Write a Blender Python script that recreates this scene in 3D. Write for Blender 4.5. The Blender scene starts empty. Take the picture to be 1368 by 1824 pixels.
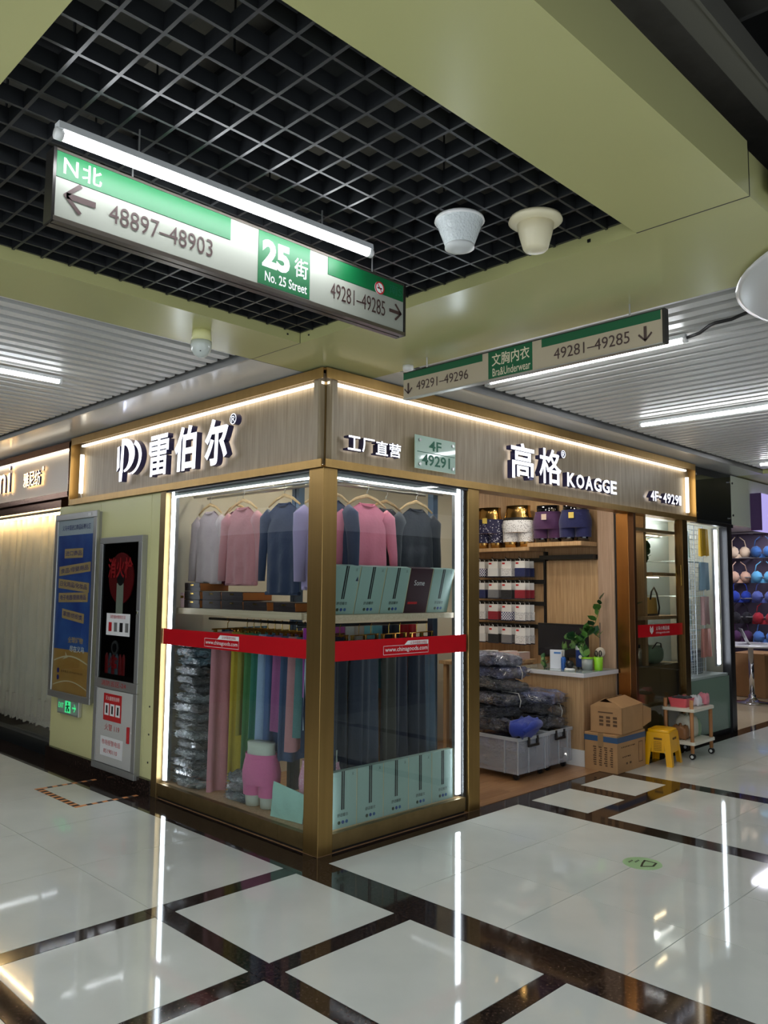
import bpy, bmesh, math, random
from mathutils import Vector, Matrix
random.seed(7)
PI = math.pi
sc = bpy.context.scene
COL = sc.collection

# ------------------------------------------------------------------ camera, world, exposure
def make_camera():
    yaw, pit, rol = math.radians(44.9416), math.radians(5.4126), math.radians(0.4994)
    f = Vector((math.cos(pit)*math.cos(yaw), math.cos(pit)*math.sin(yaw), math.sin(pit)))
    r = Vector((math.sin(yaw), -math.cos(yaw), 0)); u = r.cross(f)
    r2 = r*math.cos(rol) + u*math.sin(rol); u2 = u*math.cos(rol) - r*math.sin(rol)
    cd = bpy.data.cameras.new('camera'); co = bpy.data.objects.new('camera', cd); COL.objects.link(co)
    m = Matrix((r2, u2, -f)).transposed().to_4x4(); m.translation = Vector((-3.029, -3.523, 1.5))
    co.matrix_world = m
    cd.sensor_fit = 'VERTICAL'; cd.sensor_height = 36.0; cd.lens = 36.0*1430.58/1824
    cd.clip_start = 0.05; cd.clip_end = 100
    sc.camera = co
make_camera()
W = bpy.data.worlds.new('world'); sc.world = W; W.use_nodes = True
bg = W.node_tree.nodes['Background']; bg.inputs[0].default_value = (0.86, 0.93, 1.0, 1); bg.inputs[1].default_value = 0.58
sc.view_settings.view_transform = 'Standard'; sc.view_settings.look = 'None'
sc.view_settings.exposure = 1.45; sc.view_settings.gamma = 1.0; sc.view_settings.use_curve_mapping = False
sc.cycles.use_denoising = True
sc.cycles.max_bounces = 8; sc.cycles.transparent_max_bounces = 16; sc.cycles.caustics_reflective = False; sc.cycles.caustics_refractive = False
sc.cycles.sample_clamp_indirect = 6.0
TUBE_E, LED_E, LETTER_E, FASCIA_E = 10.5, 6.0, 0.70, 1.25

# ------------------------------------------------------------------ materials
def lin(c):
    return tuple((x/12.92 if x <= 0.04045 else ((x+0.055)/1.055)**2.4) for x in [v/255 for v in c])
MATS = {}
def nt(m):
    m.use_nodes = True; return m.node_tree
def pbsdf(m): return m.node_tree.nodes['Principled BSDF']
def mat(name, rgb, rough=0.5, metal=0.0, noise=0.0, nscale=20.0, bump=0.0, bscale=60.0, coat=0.0, stretch=None, spec=0.5, dark=None, alpha=1.0, sheen=0.0, trans=0.0):
    if name in MATS: return MATS[name]
    m = bpy.data.materials.new(name); t = nt(m); b = pbsdf(m)
    c = lin(rgb)
    b.inputs['Base Color'].default_value = (*c, 1); b.inputs['Roughness'].default_value = rough
    b.inputs['Metallic'].default_value = metal; b.inputs['Coat Weight'].default_value = coat
    b.inputs['Coat Roughness'].default_value = 0.05
    b.inputs['Specular IOR Level'].default_value = spec; b.inputs['Alpha'].default_value = alpha
    b.inputs['Sheen Weight'].default_value = sheen; b.inputs['Transmission Weight'].default_value = trans
    tc = mp = None
    if noise or bump:
        tc = t.nodes.new('ShaderNodeTexCoord'); mp = t.nodes.new('ShaderNodeMapping')
        t.links.new(tc.outputs['Object'], mp.inputs['Vector'])
        if stretch: mp.inputs['Scale'].default_value = stretch
    if noise:
        n = t.nodes.new('ShaderNodeTexNoise'); n.inputs['Scale'].default_value = nscale; n.inputs['Detail'].default_value = 5
        t.links.new(mp.outputs[0], n.inputs['Vector'])
        r = t.nodes.new('ShaderNodeValToRGB'); t.links.new(n.outputs['Fac'], r.inputs['Fac'])
        d = lin(dark) if dark else tuple(x*(1-noise) for x in c)
        r.color_ramp.elements[0].position = 0.3; r.color_ramp.elements[0].color = (*d, 1)
        r.color_ramp.elements[1].position = 0.7; r.color_ramp.elements[1].color = (*c, 1)
        t.links.new(r.outputs[0], b.inputs['Base Color'])
    if bump:
        n = t.nodes.new('ShaderNodeTexNoise'); n.inputs['Scale'].default_value = bscale; n.inputs['Detail'].default_value = 4
        t.links.new(mp.outputs[0], n.inputs['Vector'])
        bp = t.nodes.new('ShaderNodeBump'); bp.inputs['Strength'].default_value = bump; bp.inputs['Distance'].default_value = 0.02
        t.links.new(n.outputs['Fac'], bp.inputs['Height']); t.links.new(bp.outputs[0], b.inputs['Normal'])
    MATS[name] = m; return m
def emit(name, rgb, s):
    if name in MATS: return MATS[name]
    m = bpy.data.materials.new(name); t = nt(m); b = pbsdf(m)
    b.inputs['Base Color'].default_value = (*lin(rgb), 1); b.inputs['Emission Color'].default_value = (*lin(rgb), 1)
    b.inputs['Emission Strength'].default_value = s
    MATS[name] = m; return m
def glass(name, tint=(1, 1, 1), ior=1.5, rough=0.0, base=0.0):
    """thin pane: clear pass-through plus a Fresnel mirror reflection"""
    if name in MATS: return MATS[name]
    m = bpy.data.materials.new(name); t = nt(m); t.nodes.remove(pbsdf(m)); out = t.nodes['Material Output']
    tr = t.nodes.new('ShaderNodeBsdfTransparent'); tr.inputs[0].default_value = (*tint, 1)
    gl = t.nodes.new('ShaderNodeBsdfGlossy'); gl.inputs['Roughness'].default_value = rough
    lw = t.nodes.new('ShaderNodeLayerWeight'); mx = t.nodes.new('ShaderNodeMixShader')
    pw = t.nodes.new('ShaderNodeMath'); pw.operation = 'POWER'; pw.inputs[1].default_value = 5.0
    ad = t.nodes.new('ShaderNodeMath'); ad.operation = 'MULTIPLY_ADD'; ad.use_clamp = True; ad.inputs[1].default_value = 0.95; ad.inputs[2].default_value = 0.04 + base
    t.links.new(lw.outputs['Facing'], pw.inputs[0]); t.links.new(pw.outputs[0], ad.inputs[0]); t.links.new(ad.outputs[0], mx.inputs[0])
    t.links.new(tr.outputs[0], mx.inputs[1]); t.links.new(gl.outputs[0], mx.inputs[2]); t.links.new(mx.outputs[0], out.inputs[0])
    MATS[name] = m; return m
def wood(name, a, b, rough=0.45, axis='Z', scale=1.0):
    if name in MATS: return MATS[name]
    m = bpy.data.materials.new(name); t = nt(m); bs = pbsdf(m)
    tc = t.nodes.new('ShaderNodeTexCoord'); mp = t.nodes.new('ShaderNodeMapping'); t.links.new(tc.outputs['Object'], mp.inputs[0])
    s = {'Z': (30, 30, 1.2), 'X': (1.2, 30, 30), 'Y': (30, 1.2, 30)}[axis]
    mp.inputs['Scale'].default_value = tuple(x*scale for x in s)
    n = t.nodes.new('ShaderNodeTexNoise'); n.inputs['Scale'].default_value = 2.5; n.inputs['Detail'].default_value = 8; n.inputs['Distortion'].default_value = 0.6
    t.links.new(mp.outputs[0], n.inputs['Vector'])
    r = t.nodes.new('ShaderNodeValToRGB'); t.links.new(n.outputs['Fac'], r.inputs[0])
    r.color_ramp.elements[0].position = 0.33; r.color_ramp.elements[0].color = (*lin(b), 1)
    r.color_ramp.elements[1].position = 0.68; r.color_ramp.elements[1].color = (*lin(a), 1)
    t.links.new(r.outputs[0], bs.inputs['Base Color']); bs.inputs['Roughness'].default_value = rough
    MATS[name] = m; return m
def patterned(name, rgb1, rgb2, kind='check', scale=40, rough=0.8):
    if name in MATS: return MATS[name]
    m = bpy.data.materials.new(name); t = nt(m); bs = pbsdf(m); bs.inputs['Roughness'].default_value = rough
    tc = t.nodes.new('ShaderNodeTexCoord')
    if kind == 'check':
        n = t.nodes.new('ShaderNodeTexChecker'); n.inputs['Scale'].default_value = scale
        t.links.new(tc.outputs['Object'], n.inputs[0]); n.inputs[1].default_value = (*lin(rgb1), 1); n.inputs[2].default_value = (*lin(rgb2), 1)
        t.links.new(n.outputs[0], bs.inputs['Base Color'])
    else:
        n = t.nodes.new('ShaderNodeTexVoronoi' if kind == 'dots' else 'ShaderNodeTexWave')
        n.inputs['Scale'].default_value = scale
        t.links.new(tc.outputs['Object'], n.inputs['Vector'])
        r = t.nodes.new('ShaderNodeValToRGB'); r.color_ramp.interpolation = 'CONSTANT'
        t.links.new(n.outputs['Distance' if kind == 'dots' else 'Fac'], r.inputs[0])
        r.color_ramp.elements[0].color = (*lin(rgb2), 1); r.color_ramp.elements[1].color = (*lin(rgb1), 1); r.color_ramp.elements[1].position = 0.28 if kind == 'dots' else 0.5
        t.links.new(r.outputs[0], bs.inputs['Base Color'])
    MATS[name] = m; return m
def tile_mat():
    m = mat('polished_tile', (224, 226, 218), 0.045, noise=0.06, nscale=3.0, dark=(214, 217, 209), spec=0.5)
    return m
def granite():
    if 'granite' in MATS: return MATS['granite']
    m = bpy.data.materials.new('granite'); t = nt(m); b = pbsdf(m)
    tc = t.nodes.new('ShaderNodeTexCoord'); v = t.nodes.new('ShaderNodeTexNoise'); v.inputs['Scale'].default_value = 70; v.inputs['Detail'].default_value = 6
    t.links.new(tc.outputs['Object'], v.inputs['Vector'])
    r = t.nodes.new('ShaderNodeValToRGB'); t.links.new(v.outputs['Fac'], r.inputs[0])
    r.color_ramp.elements[0].position = 0.45; r.color_ramp.elements[0].color = (*lin((30, 24, 22)), 1)
    r.color_ramp.elements[1].position = 0.8; r.color_ramp.elements[1].color = (*lin((92, 72, 62)), 1)
    t.links.new(r.outputs[0], b.inputs['Base Color']); b.inputs['Roughness'].default_value = 0.06
    MATS['granite'] = m; return m
def wrap_mat(name, rgb, rgb2=None):
    """cloth sealed in crinkled clear film"""
    if name in MATS: return MATS[name]
    m = bpy.data.materials.new(name); t = nt(m); b = pbsdf(m)
    tc = t.nodes.new('ShaderNodeTexCoord'); mp = t.nodes.new('ShaderNodeMapping'); t.links.new(tc.outputs['Object'], mp.inputs[0])
    mp.inputs['Scale'].default_value = (1, 1, 1.6)
    n = t.nodes.new('ShaderNodeTexNoise'); n.inputs['Scale'].default_value = 19; n.inputs['Detail'].default_value = 4; n.inputs['Distortion'].default_value = 2.2
    t.links.new(mp.outputs[0], n.inputs['Vector'])
    bp = t.nodes.new('ShaderNodeBump'); bp.inputs['Strength'].default_value = 1.0; bp.inputs['Distance'].default_value = 0.06
    t.links.new(n.outputs['Fac'], bp.inputs['Height']); t.links.new(bp.outputs[0], b.inputs['Coat Normal'])
    n2 = t.nodes.new('ShaderNodeTexNoise'); n2.inputs['Scale'].default_value = 9; t.links.new(mp.outputs[0], n2.inputs['Vector'])
    r = t.nodes.new('ShaderNodeValToRGB'); t.links.new(n2.outputs['Fac'], r.inputs[0])
    r.color_ramp.elements[0].position = 0.4; r.color_ramp.elements[0].color = (*lin(rgb), 1)
    r.color_ramp.elements[1].position = 0.65; r.color_ramp.elements[1].color = (*lin(rgb2 or tuple(min(255, x+28) for x in rgb)), 1)
    t.links.new(r.outputs[0], b.inputs['Base Color'])
    b.inputs['Roughness'].default_value = 0.55; b.inputs['Coat Weight'].default_value = 1.0; b.inputs['Coat Roughness'].default_value = 0.06; b.inputs['Coat IOR'].default_value = 2.4
    t.links.new(bp.outputs[0], b.inputs['Normal'])
    MATS[name] = m; return m

OLIVE = mat('olive_panel', (190, 188, 130), 0.22, noise=0.05, nscale=2, spec=0.5)
OLIVEW = mat('olive_wall_panel', (222, 220, 160), 0.35)
WHITEP = mat('white_panel', (222, 221, 217), 0.18, spec=0.5)
SLAT = mat('white_slat', (204, 203, 198), 0.4)
BLACKG = mat('black_grid', (34, 36, 38), 0.35, spec=0.6)
CONC = mat('concrete', (150, 144, 132), 0.9, noise=0.35, nscale=6)
BRASS = mat('brushed_brass', (176, 142, 86), 0.34, 0.9, noise=0.12, nscale=30, stretch=(1, 1, 0.03))
BRASSD = mat('dull_brass', (146, 122, 80), 0.42, 0.8, noise=0.2, nscale=14)
WFASC = wood('fascia_wood', (182, 164, 136), (148, 130, 104), 0.4)
WSHOP = wood('shop_wood', (206, 170, 128), (178, 140, 98), 0.45)
WPINK = wood('pilaster_wood', (188, 158, 134), (166, 136, 112), 0.5)
GREYM = mat('grey_metal', (168, 168, 166), 0.35, 0.6)
SILV = mat('satin_silver', (196, 196, 194), 0.3, 0.8)
CHROME = mat('chrome', (225, 225, 228), 0.08, 1.0)
WHITE = mat('white_plastic', (232, 232, 230), 0.35)
BLACK = mat('black_plastic', (22, 22, 24), 0.35)
RED = mat('red_band_film', (196, 18, 30), 0.3)
WPRINT = mat('white_print', (240, 240, 238), 0.4)
GREENS = mat('sign_green', (2, 98, 52), 0.45)
SIGNW = mat('sign_cream', (160, 163, 151), 0.4)
DKPRINT = mat('brown_print', (72, 52, 50), 0.45)
GOLDM = mat('gold_metal', (212, 172, 84), 0.25, 1.0)
TUBE = emit('tube_light', (246, 250, 255), TUBE_E)
LED = emit('led_strip', (238, 244, 255), LED_E)
FLED = emit('warm_led_strip', (255, 244, 222), FASCIA_E)
LETTER = emit('letter_face', (240, 243, 255), LETTER_E)
LSIDE = mat('letter_side', (52, 50, 92), 0.35)
PANE = glass('clear_pane', (0.93, 0.96, 0.955))
DGLASS = glass('door_glass', (0.88, 0.86, 0.78), base=0.04)
ACRYL = mat('frosted_acrylic', (206, 228, 216), 0.12, trans=0.25)
CARD = mat('corrugated_card', (178, 136, 92), 0.8, noise=0.12, nscale=9)
CARDD = mat('card_print', (92, 66, 42), 0.8)

# ------------------------------------------------------------------ mesh builder
class MB:
    def __init__(s): s.v, s.f, s.m = [], [], []
    def add(s, vs, fs, mi=0):
        o = len(s.v); s.v += [tuple(p) for p in vs]; s.f += [tuple(i+o for i in f) for f in fs]; s.m += [mi]*len(fs); return s
    def box(s, x0, x1, y0, y1, z0, z1, mi=0):
        v = [(x, y, z) for x in (x0, x1) for y in (y0, y1) for z in (z0, z1)]
        return s.add(v, [(0,1,3,2), (4,6,7,5), (0,4,5,1), (2,3,7,6), (0,2,6,4), (1,5,7,3)], mi)
    def cb(s, c, d, mi=0):
        return s.box(c[0]-d[0]/2, c[0]+d[0]/2, c[1]-d[1]/2, c[1]+d[1]/2, c[2]-d[2]/2, c[2]+d[2]/2, mi)
    def tube(s, pts, r, n=8, mi=0, caps=True, flat=1.0):
        """swept tube through pts; r a number or one radius per point; flat squashes the second axis"""
        pts = [Vector(p) for p in pts]; k = len(pts); rs = r if isinstance(r, (list, tuple)) else [r]*k
        vs = []; up = None
        for i, p in enumerate(pts):
            d = (pts[min(i+1, k-1)]-pts[max(i-1, 0)]).normalized()
            if up is None: up = Vector((0, 1, 0)) if abs(d.y) < 0.9 else Vector((1, 0, 0))
            a = (up - d*up.dot(d)).normalized(); b = d.cross(a); up = a
            for j in range(n):
                t = 2*PI*j/n; vs.append(p + b*(rs[i]*math.cos(t)) + a*(rs[i]*flat*math.sin(t)))
        fs = [(i*n+j, i*n+(j+1) % n, (i+1)*n+(j+1) % n, (i+1)*n+j) for i in range(k-1) for j in range(n)]
        if caps: fs += [tuple(range(n-1, -1, -1)), tuple((k-1)*n+j for j in range(n))]
        return s.add(vs, fs, mi)
    def lathe(s, prof, c=(0, 0, 0), n=20, mi=0, sx=1.0, sy=1.0):
        k = len(prof); vs = [(c[0]+r*sx*math.cos(2*PI*j/n), c[1]+r*sy*math.sin(2*PI*j/n), c[2]+z) for r, z in prof for j in range(n)]
        fs = [(i*n+j, i*n+(j+1) % n, (i+1)*n+(j+1) % n, (i+1)*n+j) for i in range(k-1) for j in range(n)]
        fs += [tuple(range(n-1, -1, -1)), tuple((k-1)*n+j for j in range(n))]
        return s.add(vs, fs, mi)
    def rings(s, rings, mi=0, caps=True):
        n = len(rings[0]); k = len(rings); vs = [p for r in rings for p in r]
        fs = [(i*n+j, i*n+(j+1) % n, (i+1)*n+(j+1) % n, (i+1)*n+j) for i in range(k-1) for j in range(n)]
        if caps: fs += [tuple(range(n-1, -1, -1)), tuple((k-1)*n+j for j in range(n))]
        return s.add(vs, fs, mi)
    def grid(s, nu, nv, fn, mi=0):
        vs = [fn(i/(nu-1), j/(nv-1)) for j in range(nv) for i in range(nu)]
        fs = [(j*nu+i, j*nu+i+1, (j+1)*nu+i+1, (j+1)*nu+i) for j in range(nv-1) for i in range(nu-1)]
        return s.add(vs, fs, mi)
    def prism(s, pts, fn, d, mi=0):
        """2-D outline pts; fn(a,b,c) maps outline coordinates plus depth c to space"""
        n = len(pts); vs = [fn(a, b, 0) for a, b in pts]+[fn(a, b, d) for a, b in pts]
        fs = [tuple(range(n)), tuple(range(2*n-1, n-1, -1))]+[(i, i+n, (i+1) % n+n, (i+1) % n) for i in range(n)]
        return s.add(vs, fs, mi)
    def mesh(s, name, mats, smooth=False, M=None):
        me = bpy.data.meshes.new(name); v = s.v
        me.from_pydata(v, [], s.f)
        if M is not None: me.transform(M)
        for m in (mats if isinstance(mats, (list, tuple)) else [mats]): me.materials.append(m)
        me.polygons.foreach_set('material_index', s.m)
        bm = bmesh.new(); bm.from_mesh(me); bmesh.ops.recalc_face_normals(bm, faces=bm.faces); bm.to_mesh(me); bm.free()
        if smooth: me.polygons.foreach_set('use_smooth', [True]*len(me.polygons))
        me.update(); return me

WM = {}
def tag(o, label=None, cat=None, group=None, kind=None):
    if label: o['label'] = label
    if cat: o['category'] = cat
    if group: o['group'] = group
    if kind: o['kind'] = kind
    return o
def thing(name, loc, label, cat, group=None, rz=0.0, rx=0.0, ry=0.0, kind=None):
    o = bpy.data.objects.new(name, None); COL.objects.link(o); o.empty_display_size = 0.05
    o.location = loc; o.rotation_euler = (rx, ry, rz)
    WM[o] = Matrix.LocRotScale(Vector(loc), o.rotation_euler, None)
    return tag(o, label, cat, group, kind)
def put(name, me, parent=None, loc=None, rot=None):
    o = bpy.data.objects.new(name, me); COL.objects.link(o)
    if parent: o.parent = parent
    if loc is not None: o.location = loc
    if rot is not None: o.rotation_euler = rot
    WM[o] = (WM.get(parent, Matrix()) if parent else Matrix()) @ Matrix.LocRotScale(o.location, o.rotation_euler, None)
    return o
def part(name, mb, mats, parent=None, smooth=False, local=False, bev=0.0, label=None, mod=None):
    """one mesh object; coordinates are world ones unless local"""
    M = None if (local or parent is None) else WM[parent].inverted()
    o = put(name, mb.mesh(name, mats, smooth, M), parent)
    if bev:
        b = o.modifiers.new('bevel', 'BEVEL'); b.width = bev; b.segments = 2; b.limit_method = 'ANGLE'
    if label: o['label'] = label
    return o
def solo(name, mb, mats, label, cat, loc, group=None, smooth=False, bev=0.0, kind=None):
    """a thing that is one mesh, origin at loc, coordinates in the world"""
    me = mb.mesh(name, mats, smooth, Matrix.Translation(-Vector(loc)))
    o = put(name, me, None, loc)
    if bev:
        b = o.modifiers.new('bevel', 'BEVEL'); b.width = bev; b.segments = 2; b.limit_method = 'ANGLE'
    return tag(o, label, cat, group, kind)
def struct(name, mb, mats, loc=(0, 0, 0), label=None, bev=0.0):
    o = put(name, mb.mesh(name, mats, False, Matrix.Translation(-Vector(loc))), None, loc); o['kind'] = 'structure'
    if label: o['label'] = label
    if bev:
        b = o.modifiers.new('bevel', 'BEVEL'); b.width = bev; b.segments = 2
    return o
def copy_tree(o, loc=None, rot=None, label=None, parent=None):
    c = o.copy(); COL.objects.link(c); c.parent = parent
    if loc is not None: c.location = loc
    if rot is not None: c.rotation_euler = rot
    if label: c['label'] = label
    for ch in o.children: copy_tree(ch, parent=c)
    return c

# ------------------------------------------------------------------ lettering
XR = Vector((1, 0, 0)); YL = Vector((0, -1, 0))      # reading direction on faces looking to -Y and to -X
ZU = Vector((0, 0, 1))
def text_mesh(s, bold=0.0, extrude=0.0, shear=0.0, res=3):
    cu = bpy.data.curves.new('lettering', 'FONT'); cu.body = s; cu.size = 1.0; cu.extrude = extrude; cu.offset = bold; cu.shear = shear; cu.resolution_u = res
    cu.align_x = 'LEFT'
    o = bpy.data.objects.new('lettering', cu); COL.objects.link(o)
    dg = bpy.context.evaluated_depsgraph_get(); dg.update()
    me = bpy.data.meshes.new_from_object(o.evaluated_get(dg))
    bpy.data.objects.remove(o); bpy.data.curves.remove(cu)
    return me
def lettering(name, s, org, w, h, right, mats, parent, bold=0.0, depth=0.0, shear=0.0, up=ZU, label=None, skew=0.0):
    """write s so that its inked box has lower-left corner org, size w x h; depth>0 gives raised letters (face, side)"""
    me = text_mesh(s, bold, depth and 0.5, shear)
    if not me.vertices: return None
    xs = [v.co.x for v in me.vertices]; ys = [v.co.y for v in me.vertices]
    x0, x1, y0, y1 = min(xs), max(xs), min(ys), max(ys)
    sx = w/(x1-x0) if w else h/(y1-y0); sy = h/(y1-y0) if h else sx
    nrm = right.cross(up)
    idx = [0 if (not depth or abs(p.normal.z) > 0.5) else 1 for p in me.polygons]
    for v in me.vertices:
        a = (v.co.x-x0)*sx; b = (v.co.y-y0)*sy; c = (v.co.z+0.5)*depth if depth else 0.0
        v.co = Vector(org) + right*(a + skew*b) + up*b + nrm*c
    me.materials.clear()
    for m in (mats if isinstance(mats, (list, tuple)) else [mats]): me.materials.append(m)
    me.polygons.foreach_set('material_index', idx)
    me.name = name; me.transform(WM[parent].inverted()); me.update()
    o = put(name, me, parent)
    if label: o['label'] = label
    return o
ORD = ['first', 'second', 'third', 'fourth', 'fifth', 'sixth', 'seventh', 'eighth', 'ninth', 'tenth', 'eleventh', 'twelfth', 'thirteenth', 'fourteenth', 'fifteenth', 'sixteenth', 'seventeenth', 'eighteenth', 'nineteenth', 'twentieth']
# ================================================================== FLOOR
flo = MB(); flo.box(-5.2, 13, -5.2, 11.2, -0.12, -0.012)
floor = struct('floor', flo, mat('grout', (84, 82, 76), 0.7), label='polished mall floor of white tiles framed by dark granite strips')
TM, GM = tile_mat(), granite()
_shared = {}
def slab(name, x0, x1, y0, y1, m, gap=0.0017, top=0.0):
    w, d = round(x1-x0-2*gap, 4), round(y1-y0-2*gap, 4); k = (name, w, d, m.name)
    if k not in _shared:
        _shared[k] = MB().box(-w/2, w/2, -d/2, d/2, -0.014, 0).mesh(name, m)
    return put(name, _shared[k], floor, ((x0+x1)/2, (y0+y1)/2, top))
# junction: squares of 0.72 m framed by 0.10 m granite
xb = [(-0.955, -0.235), (-1.775, -1.055), (-2.595, -1.875), (-3.415, -2.695), (-4.235, -3.515)]
yb = [(-0.825, -0.105), (-1.645, -0.925), (-2.465, -1.745), (-3.285, -2.565), (-4.105, -3.385)]
for xi, (x0, x1) in enumerate(xb):
    for y0, y1 in yb: slab('tile', x0, x1, y0, y1, TM)
    slab('granite_strip', x0, x1, -0.105, 0.003, GM)
    for y0, y1 in yb: slab('granite_strip', x0, x1, y0-0.10, y0, GM)
    slab('granite_strip', x0-0.10, x0, -0.105, 0.003, GM, 0.0006)
    for y0, y1 in yb:
        slab('granite_strip', x0-0.10, x0, y0, y1, GM, 0.0006); slab('granite_strip', x0-0.10, x0, y0-0.10, y0, GM, 0.0006)
# granite band between junction and right aisle, and along both walls
yy = [0.003, -0.84, -1.70, -2.56, -3.42, -4.2]
for a, b in zip(yy[1:], yy[:-1]): slab('granite_strip', -0.235, -0.012, a, b, GM, 0.0005)
yy = [0.003, 0.9, 1.8, 2.7, 3.6, 4.5, 5.4, 6.3]
for a, b in zip(yy[:-1], yy[1:]): slab('granite_strip', -0.235, 0.06, a, b, GM, 0.0005)
# left aisle, 0.79 m tiles
for i in range(4):
    for j in range(7): slab('tile', -0.235-0.787*(i+1), -0.235-0.787*i, 0.003+0.785*j, 0.003+0.785*(j+1), TM)
# right aisle
xs = [-0.012, 0.575, 1.163, 1.75]; ys = [-0.107, -0.697, -1.285, -1.875, -2.465, -3.055, -3.645]
for a, b in zip(xs[:-1], xs[1:]):
    for c, d in zip(ys[1:], ys[:-1]): slab('tile', a, b, c, d, TM)
for a, b in zip(ys[1:], ys[:-1]): slab('granite_strip', 1.75, 1.905, a, b, GM, 0.0005)
xs = [-0.012, 0.9, 1.8, 2.7, 3.06, 3.22, 4.1, 5.0, 5.9, 6.8, 7.7, 8.6]
for a, b in zip(xs[:-1], xs[1:]): slab('granite_strip', a, b, -0.107, 0.03, GM, 0.0005)
for a, b in ((1.91, 2.41), (2.565, 3.058)): slab('tile', a, b, -0.565, -0.11, TM)
slab('granite_strip', 2.41, 2.565, -0.565, -0.107, GM, 0.0005)
slab('granite_strip', 1.905, 3.06, -0.712, -0.565, GM, 0.0005)
for a, b in ((1.905, 2.482), (2.482, 3.06)):
    for k in range(5): slab('tile', a, b, -0.712-0.587*(k+1), -0.712-0.587*k, TM)
for a, b in zip([-0.107, -0.712, -1.3, -1.89, -2.48, -3.07][1:], [-0.107, -0.712, -1.3, -1.89, -2.48, -3.07][:-1]): slab('granite_strip', 3.06, 3.22, a, b, GM, 0.0005)
for i in range(8):
    for k in range(6): slab('tile', 3.22+0.6*i, 3.22+0.6*(i+1), -0.107-0.59*(k+1), -0.107-0.59*k, TM)
# bra shop floor, cream tiles; koagge shop floor, oak planks
CT = mat('cream_tile', (214, 200, 168), 0.1)
for i in range(5):
    for k in range(3): slab('tile', 5.95+0.8*i, 5.95+0.8*(i+1), 0.03+0.8*k, 0.03+0.8*(k+1), CT)
OAK = [wood('oak_plank_%d' % i, (176-9*i, 136-9*i, 98-8*i), (146-8*i, 106-8*i, 72-7*i), 0.35, 'X', 0.8) for i in range(3)]
for r in range(14):
    x = 1.46 - (r*0.37) % 0.9
    while x < 3.74:
        a, b = max(x, 1.46), min(x+0.9, 3.74)
        if b-a > 0.02: slab('wood_plank', a, b, 0.03+0.1*r, 0.13+0.1*r, random.choice(OAK), 0.0006, 0.004)
        x += 0.9
slab('wood_panel', 0.0, 1.46, 0.0, 1.8, OAK[0], 0, 0.002); slab('wood_panel', 1.46, 3.74, 1.43, 2.75, OAK[1], 0, 0.002); slab('wood_panel', 0.0, 1.46, 1.8, 2.75, OAK[1], 0, 0.002)

# ================================================================== CEILING
ceil = MB(); ceil.box(-5, 12.5, -5, 11, 3.42, 3.5)
ceiling = struct('ceiling', ceil, CONC, label='concrete slab above the open ceilings')
ZS = 2.80
def sof(x0, x1, y0, y1, m=OLIVE, th=0.06, z=ZS):
    g = 0.0
    return part('soffit_panel', MB().box(x0+g, x1-g, y0+g, y1-g, z, z+th), m, ceiling)
GX0, GX1, GY0, GY1 = -2.34, -0.383, -2.174, -0.238
sof(GX1, 0.39, -2.5756, 0.20)                        # corner panel between grid and right aisle
sof(-2.0, GX1, GY1, 0.20); sof(-3.6, -2.0, GY1, 0.20)
sof(GX0-0.75, GX0, -3.4, GY1)
sof(GX0, GX1, -2.5756, GY0, th=0.16)
# up-stands of the soffits round the grid and along the void
for a in ((GX1-0.0025, GX1+0.0025, -2.5756, GY0, ZS-0.0006, ZS+0.001), (GX1-0.002, GX1+0.002, GY1, 0.20, ZS-0.0006, ZS+0.001), (GX1, 0.0, 0.198, 0.202, ZS-0.0006, ZS+0.001), (GX1-0.0025, GX1+0.0005, GY1-0.0005, GY1+0.0025, ZS, ZS+0.055), (GX1-0.0025, GX1+0.0025, -2.5765, -2.5745, ZS, ZS+0.16)): part('seam', MB().box(*a), BLACK, ceiling)
part('soffit_edge', MB().box(GX0, GX1-0.003, -2.575, -2.556, ZS+0.002, ZS+0.19), OLIVE, ceiling)
part('soffit_edge', MB().box(GX1+0.003, 0.39, -2.575, -2.556, ZS+0.002, ZS+0.16), OLIVE, ceiling)
for x, y in ((-0.47, -0.2385), (-0.383, -0.31)): part('screw', MB().cb((x, y, ZS+0.03), (0.008, 0.008, 0.008)), BLACK, ceiling)
part('screw', MB().cb((-0.3835, -1.98, ZS+0.03), (0.009, 0.012, 0.012)), BLACK, ceiling)
# white strips along the shop fronts
for a, b in ((0.20, 1.75), (1.75, 3.42), (3.42, 5.0), (5.0, 7.0)): sof(-0.383, 0.06, a, b, WHITEP)
for a, b in ((0.39, 2.4), (2.4, 4.3), (4.3, 6.2)): sof(a, b, GY1, 0.06, WHITEP)
part('ceiling_void', MB().box(-3.6, 0.4, -4.36, -4.3, 2.78, 3.4).box(-3.66, -3.6, -4.3, -2.58, 2.9, 3.4).box(0.39, 0.42, -4.3, -2.62, 2.95, 3.4), mat('void_black', (16, 16, 16), 0.9), ceiling)  # added unseen black sides, closing the void to outside light
sof(6.2, 12.0, -0.5, 0.06, OLIVE)
sof(6.2, 12.0, -4.0, -0.5, OLIVE)
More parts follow.
